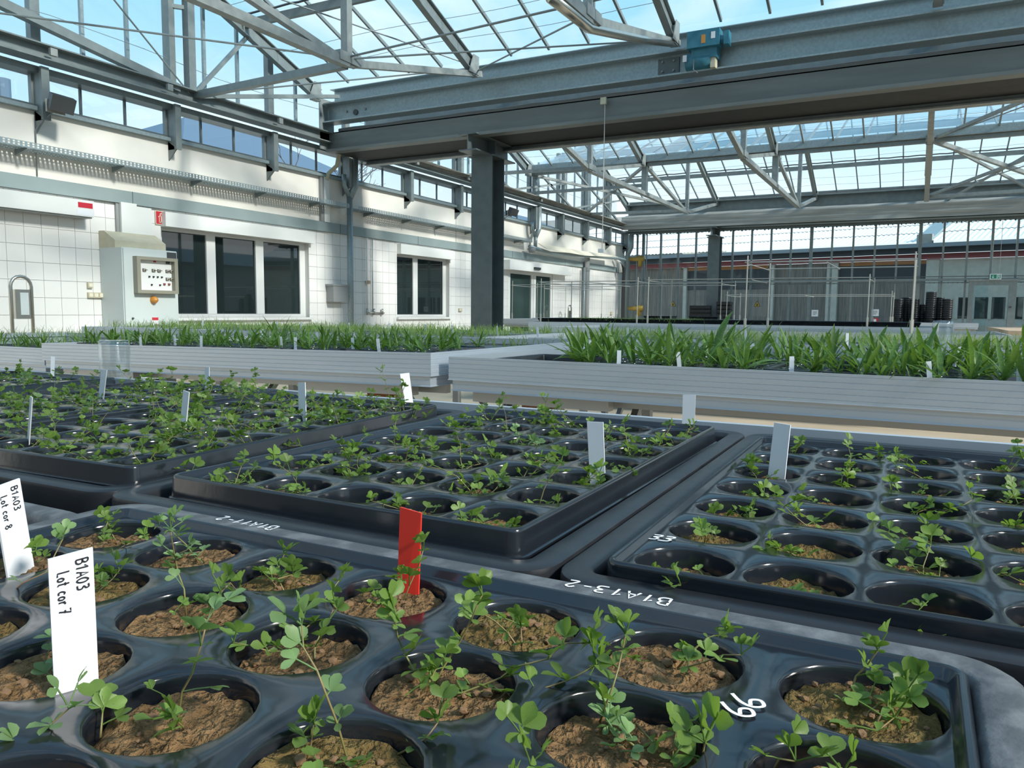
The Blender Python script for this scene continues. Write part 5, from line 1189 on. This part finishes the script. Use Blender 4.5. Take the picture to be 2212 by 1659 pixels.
# warning triangles and papers on the glass
for (x, lab) in ((-7.25, 'yellow warning triangle on the rear glass left of the column'), (-4.55, 'yellow warning triangle on the rear glass right of the column')):
    t = thing('warning_sign', lab, 'sign', (x, 25.2, 0.20)); MB().add([(-0.10, 0, 0), (0.10, 0, 0), (0, 0, 0.18), (-0.10, 0.006, 0), (0.10, 0.006, 0), (0, 0.006, 0.18)], [(0,1,2),(5,4,3),(0,3,4,1),(1,4,5,2),(2,5,3,0)]).build('triangle', M['ink'], t)
    MB().add([(-0.078, -0.002, 0.012), (0.078, -0.002, 0.012), (0, -0.002, 0.155)], [(0,1,2)]).build('yellow_field', M['yellow'], t); MB().box(-0.03, 0.03, -0.004, -0.002, 0.03, 0.06).box(-0.012, 0.012, -0.004, -0.002, 0.06, 0.10).build('pictogram', M['ink'], t)
for (x, z, m_, lab) in ((-2.93, -0.09, 'label', 'white paper notice on the rear glass'), (-1.26, -0.06, 'label', 'white notice by the right rod frame'), (-1.26, -0.26, 'signred', 'small red sign below the notice by the right rod frame')):
    t = thing('notice', lab, 'notice', (x, 25.2, z)); MB().box(0, 0.19, 0, 0.004, 0, 0.2 if m_ == 'label' else 0.14).build('sheet', M[m_], t)
    if m_ == 'label': MB().box(0.04, 0.15, -0.002, 0, 0.13, 0.15).box(0.04, 0.15, -0.002, 0, 0.09, 0.11).box(0.04, 0.12, -0.002, 0, 0.05, 0.07).build('print', M['greyplastic'], t)
    else: MB().box(0.06, 0.13, -0.002, 0, 0.03, 0.11).build('pictogram', M['inkwhite'], t)
# wooden table at the right edge
t = thing('wooden_table', 'plain wooden table top at the right edge of view', 'table', (0.72, 8.3, FLOOR))
MB().box(0, 1.8, 0, 2.6, 0.80, 0.84).build('table_top', M['wood'], t)
MB().box(0, 1.8, 0.0, 0.03, 0.74, 0.80).build('apron', M['alu_under'], t)
for xx in (0.05, 1.7):
    for yy in (0.05, 2.5): MB().box(xx, xx+0.05, yy, yy+0.05, 0, 0.80).build('leg', M['alu_under'], t)

# ================================================================== outside
def corrugated(t, nm, x0, x1, ya, za, yb, zb, rows, per, amp):
    n_ = int((x1-x0)/per)*6
    for r_ in range(rows):
        s0, s1 = r_/rows, (r_+1)/rows; v = []
        for (s_, lift) in ((s0, 0.03), (s1+0.02, 0.0)):
            for i in range(n_+1):
                x = x0+(x1-x0)*i/n_; v.append((x, ya+(yb-ya)*s_, za+(zb-za)*s_+lift+amp*math.sin(2*math.pi*(x-x0)/per)))
        MB().add(v, [(i, i+1, i+n_+2, i+n_+1) for i in range(n_)]).build(nm, M['corrugated'], t, True)
YB = 32.0
t = thing('farm_building', 'long shed with pale corrugated roof and weathered boards beyond the rear glass', 'building', (0, 0, 0))
t.rotation_euler = (0, 0, R(-13)); t.location = Vector((3, 31, 0)) - Matrix.Rotation(R(-13), 3, 'Z') @ Vector((3, 31.2, 0.1))
corrugated(t, 'roof_sheets', -20, -0.35, YB-0.75, 2.68, YB+7, 5.0, 5, 0.178, 0.016)
corrugated(t, 'roof_sheets', 0.15, 12, YB-0.75, 2.70, YB+7, 5.0, 5, 0.178, 0.016)
MB().box(-0.35, 0.15, YB-0.7, YB-0.45, 2.62, 2.98).build('parapet_block', M['concrete'], t)
MB().add([(-0.35, YB-0.6, 2.85), (0.15, YB-0.6, 2.85), (0.15, YB+7, 5.2), (-0.35, YB+7, 5.2), (-0.35, YB-0.6, 2.7), (0.15, YB-0.6, 2.7), (0.15, YB+7, 5.05), (-0.35, YB+7, 5.05)], [(0,1,2,3),(7,6,5,4),(0,4,5,1),(1,5,6,2),(3,2,6,7),(0,3,7,4)]).build('roof_divider', M['steel_light'], t)
MB().box(-20, 12, YB-0.85, YB-0.68, 2.50, 2.64).build('rain_gutter', M['roofgutter'], t)
MB().box(-20, 12, YB-0.6, YB-0.5, 2.30, 2.60).build('soffit_board', M['darkwood'], t)
MB().box(-20, 12, YB-0.32, YB-0.24, 2.10, 2.30).build('fascia_board', M['fascia'], t)
MB().box(-20, 0.1, YB-0.06, YB+0.2, FLOOR-0.12, 2.10).build('board_wall', M['boards'], t)
MB().box(-10.0, -6.1, YB-0.10, YB-0.055, 1.95, 2.10).box(-3.2, -0.1, YB-0.10, YB-0.055, 1.95, 2.10).build('orange_batten', M['orangewood'], t)
MB().box(-9.9, -6.0, YB-0.08, YB-0.05, 1.1, 1.95).box(-3.2, -0.1, YB-0.08, YB-0.05, 1.35, 1.95).build('dark_opening', M['darkwood'], t)
for x in (-9.95, -5.95, -3.65, -0.1): MB().box(x, x+(0.42 if x > -4 else 0.16), YB-0.2, YB, FLOOR-0.12, 2.3).build('concrete_post', M['render'], t)
MB().box(0.3, 12, YB-0.1, YB+0.2, FLOOR-0.12, 2.10).build('rendered_wall', M['render'], t)
for k in range(6):
    x = 1.0+k*0.52; o = MB().box(x, x+0.40, YB-0.115, YB-0.105, -0.03, 0.72).build('window', M['wpane'], t)
for k in range(7): MB().box(0.89+k*0.52, 0.99+k*0.52, YB-0.16, YB-0.1, -0.05, 0.74).build('window_post', M['render'], t)
t = thing('rear_barn', 'beige roofed barn rising behind the shed at left', 'building')
MB().box(-26, -13, 47, 56, FLOOR-0.12, 4.2).build('wall', M['concrete'], t)
MB().add([(-26.5, 46.5, 4.2), (-12.5, 46.5, 4.2), (-12.5, 52, 6.6), (-26.5, 52, 6.6), (-26.5, 57, 4.2), (-12.5, 57, 4.2)], [(0,1,2,3),(3,2,5,4),(1,5,2),(0,3,4),(0,4,5,1)]).build('roof', M['concrete'], t)
# neighbours over the left wall and to the right
t = thing('blue_roofed_house', 'house with a dark blue roof seen through the strip windows', 'building')
MB().box(-24, -16.4, 13.6, 21.5, FLOOR-0.12, 3.9).build('wall', M['plaster'], t)
MB().add([(-25, 13.2, 3.85), (-16, 13.2, 3.85), (-16, 22, 3.85), (-25, 22, 3.85), (-20, 16.6, 5.75), (-20, 20, 5.75)], [(0,1,4),(1,2,5,4),(2,3,5),(3,0,4,5),(3,2,1,0)]).build('roof', M['slate'], t)
MB().box(-24, -16.4, 33, 41, FLOOR-0.12, 3.7).build('wing_wall', M['plaster'], t)
MB().add([(-25, 32.5, 3.65), (-16, 32.5, 3.65), (-16, 42, 3.65), (-25, 42, 3.65), (-20, 36, 5.3), (-20, 40, 5.3)], [(0,1,4),(1,2,5,4),(2,3,5),(3,0,4,5),(3,2,1,0)]).build('wing_roof', M['slate'], t)
MB().tube([(-18, 10.2, 0), (-18, 10.2, 4.95)], 0.16, 12).build('chimney_pipe', M['slate'], t)
t = thing('grey_hall', 'grey hall reflected in the window panes', 'building')
MB().box(19, 32, -30, 45, FLOOR-0.12, 2.6).build('wall', M['greyplastic'], t); MB().add([(18.5, -31, 2.6), (32.5, -31, 2.6), (25, -31, 3.9), (18.5, 46, 2.6), (32.5, 46, 2.6), (25, 46, 3.9)], [(0,1,2),(5,4,3),(0,2,5,3),(1,4,5,2),(0,3,4,1)]).build('roof', M['slate'], t)
# tree behind the left wall
t = thing('bare_tree', 'bare branching tree beyond the left wall', 'tree', (-13.5, 15.8, FLOOR))
def branch(mb, p, d, L, r, depth, rnd):
    q = p + d*L; m_ = (p+q)/2 + Vector((rnd.uniform(-1, 1), rnd.uniform(-1, 1), 0))*L*0.08
    mb.tube([p, m_, q], [r, r*0.85, r*0.65], 5, False)
    if depth == 0: return
    for k in range(rnd.randint(2, 3)):
        dd = (d + Vector((rnd.uniform(-1, 1), rnd.uniform(-1, 1), rnd.uniform(-0.3, 0.7)))*0.75).normalized(); branch(mb, q, dd, L*rnd.uniform(0.6, 0.85), r*0.6, depth-1, rnd)
rnd = random.Random(3); mb = MB(); branch(mb, Vector((0, 0, 2.3)), Vector((0.1, 0, 1)).normalized(), 0.9, 0.07, 5, rnd); mb.build('branches', M['bark'], t)
MB().tube([(0, 0, 0), (0, 0, 2.35)], [0.12, 0.075], 8).build('trunk', M['bark'], t)
t = thing('bare_shrub', 'bare twigs beyond the gable glass left of the girder end', 'tree', (-10.6, 11.1, FLOOR))
rnd = random.Random(8); mb = MB(); branch(mb, Vector((0, 0, 3.2)), Vector((0.1, 0.1, 1)).normalized(), 0.35, 0.02, 4, rnd); mb.build('twigs', M['bark'], t); MB().tube([(0, 0, 0), (0, 0, 3.25)], [0.04, 0.02], 6).build('trunk', M['bark'], t)

# ------------------------------------------------------------------ lift everything from eye-relative to floor-relative height
for o in list(C.objects):
    if o.parent is None and o.type not in {'CAMERA', 'LIGHT'}: o.location.z += H
